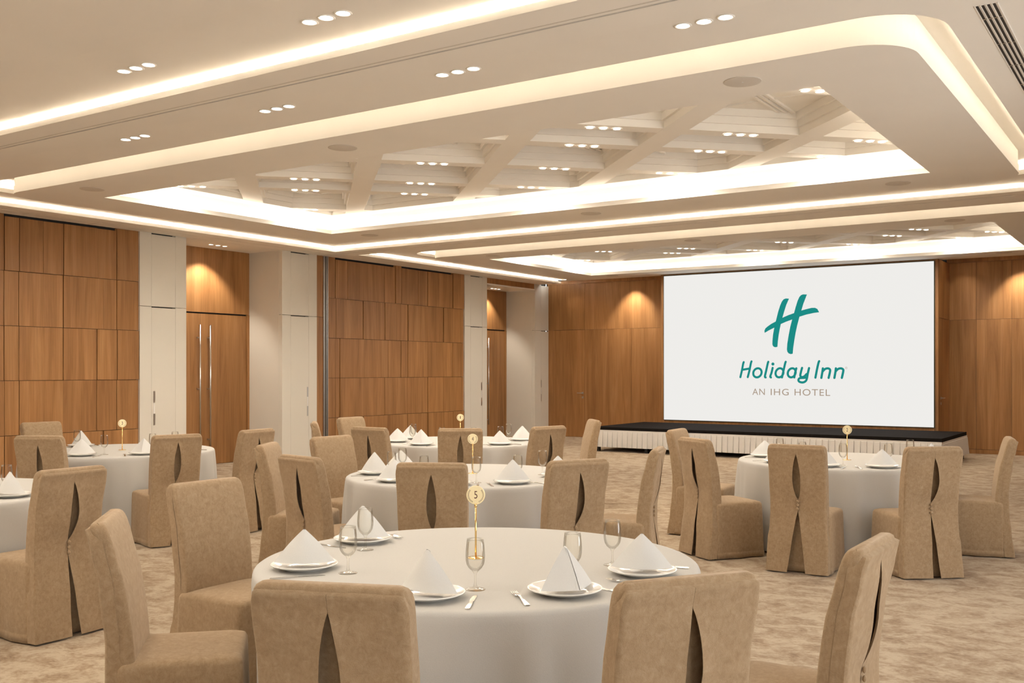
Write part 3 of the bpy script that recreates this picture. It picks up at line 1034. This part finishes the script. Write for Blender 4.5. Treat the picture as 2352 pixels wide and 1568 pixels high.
proto = make_downlight()
used = [False]
def downlight(x, y, z, label, group):
    if not used[0]:
        o = proto
        used[0] = True
    else:
        o = copy_tree(proto)
    o.location = (x, y, z)
    k = 1.18 if 'tray' in group else 1.0
    o.scale = (k, k, k)
    tag(o, label, 'downlight', group)
    return o

SPOT_ANGLE = 170
def trio(x, y, z, dirv, step, labels, group, watts, size=SPOT_ANGLE, blend=.3, radius=.12, rot=(0, 0, 0)):
    for k in (-1, 0, 1):
        o = downlight(x + dirv[0] * step * k, y + dirv[1] * step * k, z, labels[k + 1], group)
        if k == 0:
            spot('downlight_beam', (0, 0, -.03), watts, size, blend, radius, o, rot)

h = math.sqrt(.5)
def seen_through_ring(x, y, i):
    """is the lamp visible from the camera through the ring's opening, and where across the picture"""
    k = (ZB - 1.55) / (ZC - 1.55)
    g = GROOVE[i]
    ok = -10.50 < x * k < -2.16 and g + 2.10 < y * k < g + 5.87
    c_, s_ = math.cos(R(33.65)), math.sin(R(33.65))
    return ok, (x * c_ + y * s_) / (-x * s_ + y * c_)
ORD = ['first', 'second', 'third', 'fourth', 'fifth', 'sixth', 'seventh', 'eighth', 'ninth', 'tenth', 'eleventh', 'twelfth', 'thirteenth', 'fourteenth', 'fifteenth', 'sixteenth', 'seventeenth', 'eighteenth', 'nineteenth', 'twentieth']
vis = {1: [], 2: []}
for x, y, i in COFFER_SPOTS:
    ok, px = seen_through_ring(x, y, i) if i else (False, 0)
    if ok:
        vis[i].append((px, x, y))
        continue
    for k in (-1, 0, 1):          # lamps the picture does not show: plain parts of the ceiling
        o = copy_tree(proto, ceiling)
        o.location = (x + h * .131 * k, y + h * .131 * k, ZC - .0005)
        if k == 0:
            spot('downlight_beam', (0, 0, -.03), SPOT_COFFER, SPOT_ANGLE, .3, .12, o)
for i, w in ((1, 'nearer'), (2, 'farther')):
    for n_, (px, x, y) in enumerate(sorted(vis[i])):
        lbs = ['small downlight, %s lamp of the %s trio from the left in the %s coffers' % (p, ORD[n_], w) for p in ('left', 'middle', 'right')]
        trio(x, y, ZC - .0005, (h, h), .131, lbs, 'downlights of the %s coffers' % w, SPOT_COFFER)
TR = [(-7.89, 'leftmost'), (-6.07, 'second from left'), (-4.26, 'third from left'), (-2.41, 'rightmost')]
for x, w in TR:
    lbs = ['recessed downlight, %s lamp of the %s trio beyond the partition track' % (p, w) for p in ('left', 'middle', 'right')]
    trio(x, 5.71, ZT - .0005, (1, 0), .137, lbs, 'downlights in the tray beyond the track', SPOT_TRAY)
for x, w in ((-6.07, 'left'), (-4.26, 'right')):
    lbs = ['recessed downlight, %s lamp of the %s trio above the brightest light cove' % (p, w) for p in ('left', 'middle', 'right')]
    trio(x, 4.40, ZT - .0005, (1, 0), .137, lbs, 'downlights in the nearest tray', SPOT_TRAY)
lbs = ['recessed downlight over the bar-handled door, %s of three' % p for p in ('left', 'middle', 'right')]
trio(-12.96, 10.92, 3.5675, (0, 1), .14, lbs, 'downlights over the near door', SPOT_WALL * .9, 95, .5, .04, (0, R(16), 0))
lbs = ['recessed downlight in the far door recess, %s of three' % p for p in ('left', 'middle', 'right')]
trio(-13.10, 19.0, 3.4195, (0, 1), .14, lbs, 'downlights over the far door', SPOT_WALL * .6, 95, .5, .04, (0, R(14), 0))
for x, w in ((-11.9, 'left end of the end wall'), (-10.3, 'oak wall left of the screen'), (-3.42, 'door beside the screen'), (-2.45, 'oak wall right of the screen')):
    o = downlight(x, 20.08, ZT - .0005, 'recessed downlight washing the ' + w, 'downlights along the end wall')
    spot('downlight_beam', (0, 0, -.03), SPOT_WALL * (.06 if x in (-11.9, -3.42) else 1), 80, .75, .03, o, (R(18), 0, 0))

bm = bmesh.new()
lathe(bm, [(.131, .0), (.131, -.003), (.127, -.004), (.02, -.0045)], 40, False, True)
sp_me = bpy.data.meshes.new('grille')
bm.to_mesh(sp_me)
bm.free()
bm = bmesh.new()
lathe(bm, [(.006, 0), (.006, -.007)], 10, False, True)
led_me = bpy.data.meshes.new('badge')
bm.to_mesh(led_me)
bm.free()
row = {6.77: 'near edge of the nearer ring', 11.37: 'far edge of the nearer ring', 14.60: 'near edge of the farther ring', 19.05: 'far edge of the farther ring'}
colm = {-10.12: 'left', -6.35: 'middle', -2.57: 'right'}
for y, a in row.items():
    for x, b in colm.items():
        if y == 19.05 and x == -6.35:
            y_ = 18.98
        else:
            y_ = y
        s = empty('ceiling_speaker', (x, y_, ZB - .0005))
        tag(s, 'round flush ceiling speaker, %s one on the %s' % (b, a), 'speaker', 'ceiling speakers')
        link('grille', sp_me, 'grille', s, True)
        link('badge', led_me, 'china', s, True)

sl = empty('slot_diffuser', (-.95, 8.1, ZT))
tag(sl, 'long black four-slot air diffuser at the upper right ceiling edge', 'air vent')
for k in range(4):
    cube('slot', -.055 + k * .030, -.055 + k * .030 + .014, -1.75, 1.75, -.002, .001, 'slot', sl)
for k in range(5):
    cube('rib', -.062 + k * .030, -.055 + k * .030 - .001, -1.76, 1.76, -.004, .001, 'plaster', sl)
for k in range(6):
    cube('bridge', -.056, .05, -1.5 + k * .55, -1.485 + k * .55, -.003, .001, 'satin', sl)

# ================================================================== chairs
def lerp_tab(tab, z):
    if z <= tab[0][0]:
        return tab[0][1]
    for (a, va), (b, vb) in zip(tab, tab[1:]):
        if z <= b:
            t = (z - a) / (b - a)
            t = t * t * (3 - 2 * t) * .5 + t * .5
            return va + (vb - va) * t
    return tab[-1][1]
REAR = [(0, -.315), (.2, -.290), (.42, -.272), (.55, -.272), (.75, -.295), (.9, -.325), (.985, -.345)]
FRONT = [(.40, -.165), (.5, -.170), (.62, -.182), (.75, -.203), (.9, -.243), (.985, -.268)]
HALF = [(0, .228), (.25, .222), (.5, .213), (.7, .217), (.985, .221)]

def make_chair(v):
    rnd = random.Random(v)
    gmax = (.060, .052, .066)[v]
    vtop = (.915, .905, .925)[v]
    lean = (.0, .012, -.010)[v]
    vopen = (.14, .06, .10)[v]
    root = empty('banquet_chair')
    # seat and skirt
    bm = bmesh.new()
    rings = []
    N = 10
    def ring(x, y0, y1, r, z, wav):
        pts = rrect(-x, x, y0, y1, r, N)
        # subdivide the straight runs so the cloth can ripple
        out = []
        m = len(pts)
        for i in range(m):
            p, q = pts[i], pts[(i + 1) % m]
            k = 7 if i % (N + 1) == N else 1
            for j in range(k):
                t = j / k
                out.append((p[0] + (q[0] - p[0]) * t, p[1] + (q[1] - p[1]) * t))
        res = []
        for i, (a, b) in enumerate(out):
            ang = math.atan2(b, a)
            w = wav * (math.sin(ang * 5 + v * 2) + .6 * math.sin(ang * 9 + 1 + v))
            if b < y0 + .05:
                w *= .3
            l = math.hypot(a, b)
            res.append((a + a / l * w, b + b / l * w, z))
        return res
    for z, x, y0, y1, r, wav in ((.010, .243, -.245, .238, .03, .009), (.052, .242, -.245, .236, .03, .008), (.056, .2395, -.243, .2335, .03, .008), (.062, .2405, -.243, .2345, .03, .0078),
                                 (.15, .238, -.243, .232, .03, .006), (.28, .234, -.238, .228, .03, .003), (.40, .231, -.236, .224, .03, .001), (.440, .229, -.234, .222, .034, 0), (.456, .223, -.228, .215, .04, 0),
                                 (.464, .205, -.21, .196, .045, 0), (.469, .15, -.16, .14, .05, 0), (.472, .05, -.07, .04, .03, 0)):
        rings.append(ring(x, y0, y1, r, z, wav))
    loft(bm, rings)
    obj('seat_cover', bm, 'suede', root, True)
    # backrest
    bm = bmesh.new()
    rings = []
    for z in (.42, .46, .52, .60, .68, .76, .84, .91, .948):
        hw, yf, yr = lerp_tab(HALF, z), lerp_tab(FRONT, z), lerp_tab(REAR, z) + (.034 if z < .94 else .016)
        rings.append([(x, y, z) for x, y in rrect(-hw, hw, yr, yf, .018, 5)])
    for z, ins in ((.966, .003), (.978, .010), (.985, .022)):
        hw, yf, yr = lerp_tab(HALF, z) - ins, lerp_tab(FRONT, z) - ins * .7, lerp_tab(REAR, z) + .012 + ins * .7
        rings.append([(x, y, z + .004 * math.cos(x * 7)) for x, y in rrect(-hw, hw, yr, yf, .018, 5)])
    loft(bm, rings)
    obj('backrest', bm, 'suede', root, True)
    # the two rear flaps with the lens-shaped slit and the open pleat below the buttons
    zb = [.552, .522, .492]
    zs = [.962, .95, .935] + [vtop - (vtop - .565) * k / 16 for k in range(17)] + [.545, .52, .49, .475] + [.475 - .463 * k / 14 for k in range(1, 15)]
    zs = sorted(set(round(z, 4) for z in zs), reverse=True)
    def gap(z):
        if z >= vtop:
            return .0006
        if .475 <= z <= .565:
            return .0022
        if z > .565:
            t = (z - .565) / (vtop - .565)
            return .0022 + gmax * math.sin(PI * t ** .85) ** .9
        t = (.475 - z) / .475
        return .0022 + vopen * t ** .85
    us = [0, .03, .09, .2, .35, .55, .75, .9, .97, 1.0]
    for s in (-1, 1):
        bm = bmesh.new()
        grid, hem, side = [], [], []
        for z in zs:
            hw = lerp_tab(HALF, z) + .0015 + (.008 if z < .3 else 0) - max(0, z - .925) * .28
            yr = lerp_tab(REAR, z) - .002
            gp = gap(z)
            cx = lean * (math.sin(PI * (z - .565) / (vtop - .565)) if .565 < z < vtop else 0) + (lean * 1.6 * (.475 - z) / .475 if z < .475 else 0)
            xi = cx + s * gp / 2
            lift = .020 * math.sin(PI * min(1, max(0, (z - .565) / (vtop - .565)))) if z > .565 else 0
            pinch = math.exp(-((z - .52) / .06) ** 2)
            row_ = []
            for u in us:
                x = xi + (s * hw - xi) * u
                y = yr - lift * (1 - u) ** 1.6 + pinch * .012 * (1 - u) ** 4
                y -= (.010 if z < .475 else 0) * (1 - u) ** 2 * min(1, (.475 - z) / .2 if z < .475 else 0)
                y += .002 * math.sin(u * 9 + z * 14 + v) * (1 - pinch)
                if u >= .97:
                    y += .002 if u < 1 else .009
                row_.append(bm.verts.new((x, y, z)))
            grid.append(row_)
            # turned-in edge of the slit
            hem.append((bm.verts.new((xi, row_[0].co.y, z)), bm.verts.new((xi + s * .003, row_[0].co.y + .007, z)), bm.verts.new((xi + s * .022, row_[0].co.y + .012, z))))
            # cloth running round the side towards the seat
            side.append([bm.verts.new((s * hw, row_[-1].co.y + d, z)) for d in (0, .03, .07 if z < .45 else .045)])
        for a, b in zip(grid, grid[1:]):
            for k in range(len(a) - 1):
                bm.faces.new((a[k], a[k + 1], b[k + 1], b[k]))
        for lst in (hem, side):
            for a, b in zip(lst, lst[1:]):
                for k in range(2):
                    bm.faces.new((a[k], a[k + 1], b[k + 1], b[k]))
        # top seam folds forward
        t = grid[0]
        fold = [bm.verts.new((w.co.x * .965, w.co.y + .030, w.co.z + .014)) for w in t]
        for k in range(len(t) - 1):
            bm.faces.new((t[k], fold[k], fold[k + 1], t[k + 1]))
        sd = side[0]
        sf = [fold[-1]] + [bm.verts.new((w.co.x * .962, w.co.y + .004, w.co.z + .013)) for w in sd[1:]]
        for k in range(2):
            bm.faces.new((sd[k], sf[k], sf[k + 1], sd[k + 1]))
        obj('back_flap', bm, 'suede', root, True)
    for z in zb:
        bm = bmesh.new()
        bmesh.ops.create_uvsphere(bm, u_segments=12, v_segments=8, radius=.0115)
        for w in bm.verts:
            w.co.y *= .6
            w.co += Vector((0, lerp_tab(REAR, z) - .004, z))
        obj('button', bm, 'suede', root, True)
    for x in (-.18, .18):
        for y in (-.235, .20):
            bm = bmesh.new()
            box(bm, x - .018, x + .018, y - .018, y + .018, 0, .40)
            obj('leg', bm, 'rubber', root)
    return root

TABLES = {5: (-2.474, 3.458), 4: (-4.59, 6.27), 1: (-6.82, 9.19), 3: (-8.92, 6.27), 6: (-6.87, 3.39), 2: (-2.53, 9.15)}
TW = {5: 'table five', 4: 'table four', 1: 'table one', 3: 'table three', 2: 'table two', 6: 'the table cut by the left edge'}
# table, middle of the top edge of the backrest, offset from facing the table, variant, label, seat word
CHAIRS = [
    (5, -1.88, 1.96, 0, 0, 'beige covered chair nearest the camera, slit back at bottom centre-left', 'nearest seat'),
    (5, -1.13, 2.57, 0, 1, 'beige covered chair with its slit back at bottom right of table five', 'right front seat'),
    (5, -.86, 3.46, 0, 2, 'beige covered chair seen nearly edge-on, cut off at the bottom right', 'far right seat'),
    (5, -3.50, 2.40, 0, 1, 'beige covered chair seen side-on, its seat cut off at the bottom left', 'left front seat'),
    (5, -4.20, 3.45, 0, 0, 'beige covered chair facing us at the left of table five', 'far left seat'),
    (4, -5.93, 5.47, 0, 2, 'beige covered chair seen side-on just behind the left of table four', 'left side seat'),
    (4, -4.88, 4.79, 0, 1, 'beige covered chair with slit back, leftmost of three backs at table four', 'left back-turned seat'),
    (4, -3.84, 4.88, 0, 0, 'beige covered chair with slit back right behind the number five sign', 'middle back-turned seat'),
    (4, -3.20, 5.57, 0, 1, 'beige covered chair with slit back, rightmost of three backs at table four', 'right back-turned seat'),
    (4, -3.20, 6.74, 0, 0, 'beige covered chair seen edge-on at the right of table four', 'right edge-on seat'),
    (4, -6.14, 6.40, 0, 2, 'beige covered chair facing right at the far left of table four', 'far left seat'),
    (1, -6.78, 7.61, 0, 1, 'beige covered chair with slit back, leftmost of three backs at table one', 'left back-turned seat'),
    (1, -5.90, 7.95, 0, 0, 'beige covered chair with slit back behind the number four sign', 'middle back-turned seat'),
    (1, -5.38, 8.76, 0, 1, 'beige covered chair with slit back, rightmost of three backs at table one', 'right back-turned seat'),
    (1, -5.66, 10.22, 0, 0, 'beige covered chair seen edge-on at the left end of the stage', 'edge-on seat by the stage'),
    (1, -8.45, 9.14, 0, 2, 'beige covered chair facing us, farthest left of table one', 'far left seat'),
    (1, -7.98, 8.05, 0, 0, 'sliver of a beige covered chair beside the grey partition jamb', 'left side seat'),
    (3, -10.48, 6.38, 0, 2, 'beige covered chair facing us behind table three, at far left', 'far left seat'),
    (3, -8.27, 5.02, 0, 1, 'beige covered chair with slit back at the left of table three', 'left back-turned seat'),
    (3, -7.42, 5.80, 0, 0, 'beige covered chair with slit back, buttons and open pleat at table three', 'right back-turned seat'),
    (3, -7.46, 6.83, -16, 1, 'beige covered chair turned sideways at the right end of table three', 'right end seat'),
    (6, -5.38, 3.47, 0, 1, 'large beige covered chair with slit back at the left edge', 'right seat'),
    (2, -4.09, 9.01, 0, 2, 'beige covered chair facing right at the far left of table two', 'far left seat'),
    (2, -3.41, 7.87, 0, 1, 'beige covered chair with slit back at the left of table two', 'left back-turned seat'),
    (2, -2.46, 7.61, 0, 0, 'beige covered chair with slit back at the middle of table two', 'middle back-turned seat'),
    (2, -1.55, 7.98, 0, 1, 'beige covered chair with slit back at the right of table two', 'right back-turned seat'),
    (2, -1.22, 9.44, 0, 2, 'beige covered chair facing left at the far right of table two', 'far right seat'),
]
protos = [make_chair(v) for v in range(3)]
taken = [False] * 3
for t, mx, my, da, v, lab, seat in CHAIRS:
    tx, ty = TABLES[t]
    a = math.atan2(ty - my, tx - mx)
    o = protos[v] if not taken[v] else copy_tree(protos[v])
    taken[v] = True
    o.location = (mx + .305 * math.cos(a), my + .305 * math.sin(a), 0)
    o.rotation_euler = (0, 0, a - PI / 2 + R(da))
    tag(o, lab, 'chair', 'covered banquet chairs')

# ================================================================== tables
def make_cloth(seed, dents=()):
    rnd = random.Random(seed)
    ph = [rnd.uniform(0, 6.28) for _ in range(6)]
    bm = bmesh.new()
    n = 192
    prof = [(.25, .752, 0), (.55, .752, 0), (.80, .752, 0), (.895, .752, 0), (.908, .7505, 0), (.916, .745, 0), (.921, .735, .02), (.924, .71, .09), (.927, .66, .24), (.930, .60, .4), (.934, .52, .55), (.938, .42, .62), (.944, .30, .78), (.950, .18, .9), (.956, .08, .97), (.960, .018, 1)]
    rings = []
    for r, z, s in prof:
        ring = []
        for i in range(n):
            th = 2 * PI * i / n
            f = math.sin(13 * th + ph[0] + .8 * math.sin(2 * th + ph[3])) + .55 * math.sin(19 * th + ph[1] + .6 * math.sin(3 * th)) + .35 * math.sin(29 * th + ph[2])
            f = math.tanh(f * 1.1)
            rr = r + s * (.040 * f - .008)
            # cloth pushed in where a seat stands against it
            for da, fd in dents:
                d = (th - da + PI) % (2 * PI) - PI
                half = .25 / fd
                if abs(d) < half * 1.8 and z < .70:
                    lim = (fd - .012) / math.cos(min(abs(d), half))
                    k = 1 if abs(d) < half else max(0, 1 - (abs(d) - half) / (half * .8))
                    k = k * k * (3 - 2 * k) * min(1, (.70 - z) / .2)
                    rr = rr + (min(rr, lim) - rr) * k
            ring.append((rr * math.cos(th), rr * math.sin(th), z))
        rings.append(ring)
    loft(bm, rings, True, False)
    return bm

for t, (tx, ty) in TABLES.items():
    T = empty('banquet_table', (tx, ty, 0))
    lab = {5: 'round table under a white cloth, nearest the camera, with number five', 4: 'round table under a white cloth in the middle, with number four', 1: 'round table under a white cloth behind, with number one',
           3: 'round table under a white cloth at left before the wood wall', 2: 'round table under a white cloth at right before the stage', 6: 'round white-clothed table cut off by the left edge'}[t]
    tag(T, lab, 'table', 'round banquet tables')
    dents = []
    for c in CHAIRS:
        if c[0] == t:
            dist = math.hypot(c[1] - tx, c[2] - ty)
            dents.append((math.atan2(c[2] - ty, c[1] - tx), dist - .305 - .262))
    obj('tablecloth', make_cloth(t, dents), 'linen', T, True)
    bm = bmesh.new()
    lathe(bm, [(.905, .720), (.905, .749)], 64)
    obj('tabletop', bm, 'wood', T)
    for k in range(4):
        a = PI / 4 + k * PI / 2
        bm = bmesh.new()
        tube(bm, [(.5 * math.cos(a), .5 * math.sin(a), .0), (.5 * math.cos(a), .5 * math.sin(a), .72)], .02, 8)
        obj('leg', bm, 'black', T)

# ================================================================== tableware
ZTAB = .7525
def me_of(bm, name):
    bmesh.ops.recalc_face_normals(bm, faces=bm.faces[:])
    me = bpy.data.meshes.new(name)
    bm.to_mesh(me)
    bm.free()
    return me

bm = bmesh.new()
lathe(bm, [(.075, .0), (.080, .0), (.083, .004), (.100, .0085), (.128, .0175), (.1345, .0215), (.1355, .0235), (.134, .0245), (.128, .0225), (.100, .0125), (.090, .0085), (.060, .0075), (.02, .0075)], 56)
PLATE = me_of(bm, 'dinner_plate')

bm = bmesh.new()
lathe(bm, [(.0, .0), (.0365, .0), (.0372, .0012), (.034, .0026), (.020, .0052), (.0085, .0105), (.0052, .019), (.0043, .032), (.0042, .046), (.0048, .056), (.0075, .0625), (.0140, .0690), (.0240, .0785), (.0318, .0920), (.0350, .108), (.0357, .126), (.0345, .150), (.0318, .174), (.0304, .1855),
            (.0297, .1855), (.0311, .174), (.0338, .150), (.0350, .126), (.0343, .108), (.0311, .0925), (.0232, .0798), (.0135, .0712), (.0050, .0680)], 36, False, True)
GLASS = me_of(bm, 'wine_glass')

def napkin_mesh(v):
    """tent-folded napkin: a smooth front leaf and layered folds behind"""
    bm = bmesh.new()
    H = (.135, .128, .145)[v]
    def leaf(base, top, n=18, m=10, bulge=.0, sag=.0):
        g = []
        for i in range(n + 1):
            u = i / n
            bx = (1 - u) ** 2 * base[0][0] + 2 * u * (1 - u) * base[1][0] + u * u * base[2][0]
            by = (1 - u) ** 2 * base[0][1] + 2 * u * (1 - u) * base[1][1] + u * u * base[2][1]
            bz = (1 - u) ** 2 * base[0][2] + 2 * u * (1 - u) * base[1][2] + u * u * base[2][2]
            tx_ = top[0][0] + (top[1][0] - top[0][0]) * u
            ty_ = top[0][1] + (top[1][1] - top[0][1]) * u
            tz_ = top[0][2] + (top[1][2] - top[0][2]) * u
            row_ = []
            for j in range(m + 1):
                w = j / m
                b = bulge * math.sin(PI * w) * math.sin(PI * u)
                x = bx + (tx_ - bx) * w
                y = by + (ty_ - by) * w - b
                z = bz + (tz_ - bz) * w + sag * math.sin(PI * w) * (abs(2 * u - 1) ** 2)
                row_.append(bm.verts.new((x, y, max(z, 0.0))))
            g.append(row_)
        for a, b in zip(g, g[1:]):
            for j in range(m):
                bm.faces.new((a[j], b[j], b[j + 1], a[j + 1]))
    t0, t1 = (-.005, .0, H - .001), (.005, .0, H - .001)
    # front leaf from left corner round to right corner
    leaf(((-.122, .012, .002), (0, -.078, .0), (.122, .012, .002)), (t0, t1), bulge=.012, sag=.006)
    # rounded top
    leaf(((-.005, .0, H - .001), (0, -.002, H + .003), (.005, .0, H - .001)), ((-.0045, .011, H - .006), (.0045, .011, H - .006)), 6, 3)
    leaf(((-.005, .0, H - .001), (-.005, .006, H - .003), (-.0045, .011, H - .006)), ((-.001, .010, H - .004), (-.001, .0105, H - .004)), 3, 2)
    leaf(((.005, .0, H - .001), (.005, .006, H - .003), (.0045, .011, H - .006)), ((.001, .010, H - .004), (.001, .0105, H - .004)), 3, 2)
    # bottom of the open fold, set back between the two rear leaves
    leaf(((-.012, .0795, .0), (0, .0785, .0), (.012, .0795, .0)), ((-.004, .0095, H - .005), (.004, .0095, H - .005)))
    # back leaves, meeting in an open double fold
    leaf(((-.122, .012, .002), (-.065, .052, .0), (-.002, .082, .0)), (t0, (-.001, .010, H - .005)), bulge=-.004, sag=.006)
    leaf(((.122, .012, .002), (.065, .052, .0), (.002, .082, .0)), (t1, (.001, .010, H - .005)), bulge=-.004, sag=.006)
    leaf(((-.002, .082, .0), (-.022, .05, .0), (-.034, .02, .0)), ((-.001, .010, H - .005), (-.006, .006, H - .012)))
    leaf(((.002, .082, .0), (.022, .05, .0), (.034, .02, .0)), ((.001, .010, H - .005), (.006, .006, H - .012)))
    # inner layer peeking past the front leaf
    leaf(((-.104, .022, .0), (-.05, .046, .0), (.004, .068, .0)), ((-.010, .006, H - .012), (.0, .012, H - .014)))
    leaf(((.104, .022, .0), (.05, .046, .0), (-.004, .068, .0)), ((.010, .006, H - .012), (.0, .012, H - .014)))
    return me_of(bm, 'folded_napkin')
NAPKINS = [napkin_mesh(v) for v in range(3)]

def fork_mesh():
    bm = bmesh.new()
    # along +y from handle end to tine tips; slightly arched
    secs = [(0, .006, .002, .0015), (.004, .0105, .0022, .0018), (.03, .0098, .003, .002), (.07, .0065, .005, .0022), (.105, .0045, .0085, .0024), (.125, .006, .0095, .0022), (.135, .012, .0085, .0018), (.150, .0125, .0065, .0016)]
    rings = []
    for y, hw, z, t in secs:
        rings.append([(-hw, y, z), (hw, y, z), (hw * .8, y, z + t), (-hw * .8, y, z + t)])
    loft(bm, rings)
    for k in range(4):
        x = -.0102 + k * .0068
        loft(bm, [[(x - .0022, .149, .0065), (x + .0022, .149, .0065), (x + .0022, .149, .0082), (x - .0022, .149, .0082)],
                  [(x - .0017, .175, .0055), (x + .0017, .175, .0055), (x + .0017, .175, .0070), (x - .0017, .175, .0070)],
                  [(x - .0008, .198, .0085), (x + .0008, .198, .0085), (x + .0008, .198, .0092), (x - .0008, .198, .0092)]])
    return me_of(bm, 'fork')
def knife_mesh():
    bm = bmesh.new()
    rings = []
    for y, a, b, t in ((0, -.006, .006, .003), (.006, -.0095, .0095, .005), (.06, -.0085, .0085, .006), (.098, -.006, .006, .006), (.106, -.0065, .0065, .004), (.112, -.0095, .0065, .0022), (.15, -.0115, .0065, .002), (.19, -.0105, .006, .0018), (.205, -.006, .005, .0015), (.213, .001, .004, .001)):
        rings.append([(a, y, .0003), (b, y, .0003), (b, y, .0003 + t), (a, y, .0003 + t * .6)])
    loft(bm, rings)
    return me_of(bm, 'table_knife')
FORK, KNIFE = fork_mesh(), knife_mesh()
for me, m in ((PLATE, 'china'), (GLASS, 'glass'), (FORK, 'steel'), (KNIFE, 'steel')):
    me.materials.append(M[m])
for me in (PLATE, GLASS):
    me.polygons.foreach_set('use_smooth', [True] * len(me.polygons))
for me in NAPKINS:
    me.materials.append(M['napkin'])
    me.polygons.foreach_set('use_smooth', [True] * len(me.polygons))

def put(name, me, x, y, z, rz, label, cat, group):
    o = bpy.data.objects.new(name, me)
    COL.objects.link(o)
    o.location = (x, y, z)
    o.rotation_euler = (0, 0, rz)
    return tag(o, label, cat, group)

rnd = random.Random(11)
def setting(t, ang, seat, k, nap_turn=0.0, nv=0, jitter=1.0, parts='pngkf', pr=.715):
    tx, ty = TABLES[t]
    a = R(ang)
    def at(r, d):
        q = R(ang + d)
        return tx + r * math.cos(q), ty + r * math.sin(q)
    w = 'on %s, %s' % (TW[t], seat)
    face = a + PI / 2          # local -y points outwards to the seat
    j = lambda s: rnd.uniform(-s, s) * jitter
    x, y = at(pr + j(.012), 0)
    if 'p' in parts:
        put('dinner_plate', PLATE, x, y, ZTAB, face, 'white china plate ' + w, 'plate', 'dinner plates')
    if 'n' in parts:
        put('folded_napkin', NAPKINS[nv], x + j(.006), y + j(.006), ZTAB + .0240, R(nap_turn), 'tent-folded white napkin on the plate ' + w, 'napkin', 'folded napkins')
    if 'g' in parts:
        gx, gy = at(.567 + j(.015), 13.5 + j(1.5))
        put('wine_glass', GLASS, gx, gy, ZTAB, 0, 'clear stemmed wine glass ' + w, 'glass', 'wine glasses')
    if 'f' in parts:
        fx, fy = at(.845 + j(.01), -14.5 + j(.8))
        put('fork', FORK, fx, fy, ZTAB, face - R(14) + R(j(4)), 'steel fork ' + w, 'fork', 'forks')
    if 'k' in parts:
        kx, ky = at(.875 + j(.01), 12.0 + j(.8))
        put('table_knife', KNIFE, kx, ky, ZTAB, face + R(10) - R(j(3)) - R(4), 'steel table knife ' + w, 'knife', 'table knives')

def seat_angle(c):
    t, mx, my = c[0], c[1], c[2]
    tx, ty = TABLES[t]
    return math.degrees(math.atan2(my - ty, mx - tx))
T5 = [(-68.9, 0, 2, 2), (-28.6, 1, 252, 2), (9.8, 2, 26, 0), (-132, 3, 40, 0), (174, 4, 28, 2)]
for ang, ci, turn, nv in T5:
    setting(5, ang, CHAIRS[ci][6], ci, turn, nv, .25)
turns = [35, 20, 55, 214, 45, 12, 33, 200]
for i, c in enumerate(CHAIRS):
    if c[0] == 5:
        continue
    ang = seat_angle(c)
    if c[0] == 6:
        ang = 14
    setting(c[0], ang, c[6], i, turns[i % 8], i % 3, 1.0)

# numbered sign on each table
def sign(t, digit, x, y, turn=0.0):
    S = empty('table_number_stand', (x, y, ZTAB))
    S.rotation_euler = (0, 0, math.atan2(-y, -x) + PI / 2 + turn)
    tag(S, 'gold table number stand reading %s on %s' % (digit, TW[t]), 'number stand', 'table number stands')
    bm = bmesh.new()
    lathe(bm, [(.036, 0), (.037, .0015), (.034, .0035), (.006, .0055)], 32)
    obj('base', bm, 'gold', S, True)
    bm = bmesh.new()
    tube(bm, [(0, 0, .004), (0, 0, .222)], .0042, 12)
    lathe(bm, [(.0045, .214), (.0062, .219), (.0062, .226), (.004, .231)], 12)
    obj('stem', bm, 'gold', S, True)
    bm = bmesh.new()
    n = 48
    rings = []
    for r, yy in ((.0385, .0018), (.040, .0010), (.040, -.0010), (.0385, -.0018)):
        rings.append([(r * math.cos(2 * PI * k / n), yy, .268 + r * math.sin(2 * PI * k / n)) for k in range(n)])
    loft(bm, rings)
    D = obj('disc', bm, 'golddisc', S)
    me = text_mesh(digit, .05)
    xs = [v.co.x for v in me.vertices]
    ys = [v.co.y for v in me.vertices]
    sy = .032 / (max(ys) - min(ys))
    sx = (.0135 if digit != '1' else .008) / (max(xs) - min(xs))
    cx, cy = (max(xs) + min(xs)) / 2, (max(ys) + min(ys)) / 2
    for v in me.vertices:
        v.co = ((v.co.x - cx) * sx, -.0022, .268 + .001 + (v.co.y - cy) * sy)
    link('numeral', me, 'ink', D)
    bm = bmesh.new()
    for s in (-1, 1):
        for k in range(11):
            a = R(-62 + k * 10.0)
            for rr, da in ((.0300, .25), (.0335, -.25)):
                c = Vector((s * rr * math.cos(a), -.0022, .268 + rr * math.sin(a)))
                d = Vector((-s * math.sin(a + da), 0, math.cos(a + da))) * .0030
                nn = Vector((d.z, 0, -d.x)) * .36
                bm.faces.new([bm.verts.new(p) for p in (c - d, c + nn, c + d, c - nn)])
    obj('laurel_wreath', bm, 'ink', D)
for t, dg, dx, dy in ((5, '5', -.04, .04), (4, '4', -.01, .09), (1, '1', 0, 0), (3, '3', 0.02, .02), (2, '2', .02, .03)):
    sign(t, dg, TABLES[t][0] + dx, TABLES[t][1] + dy)
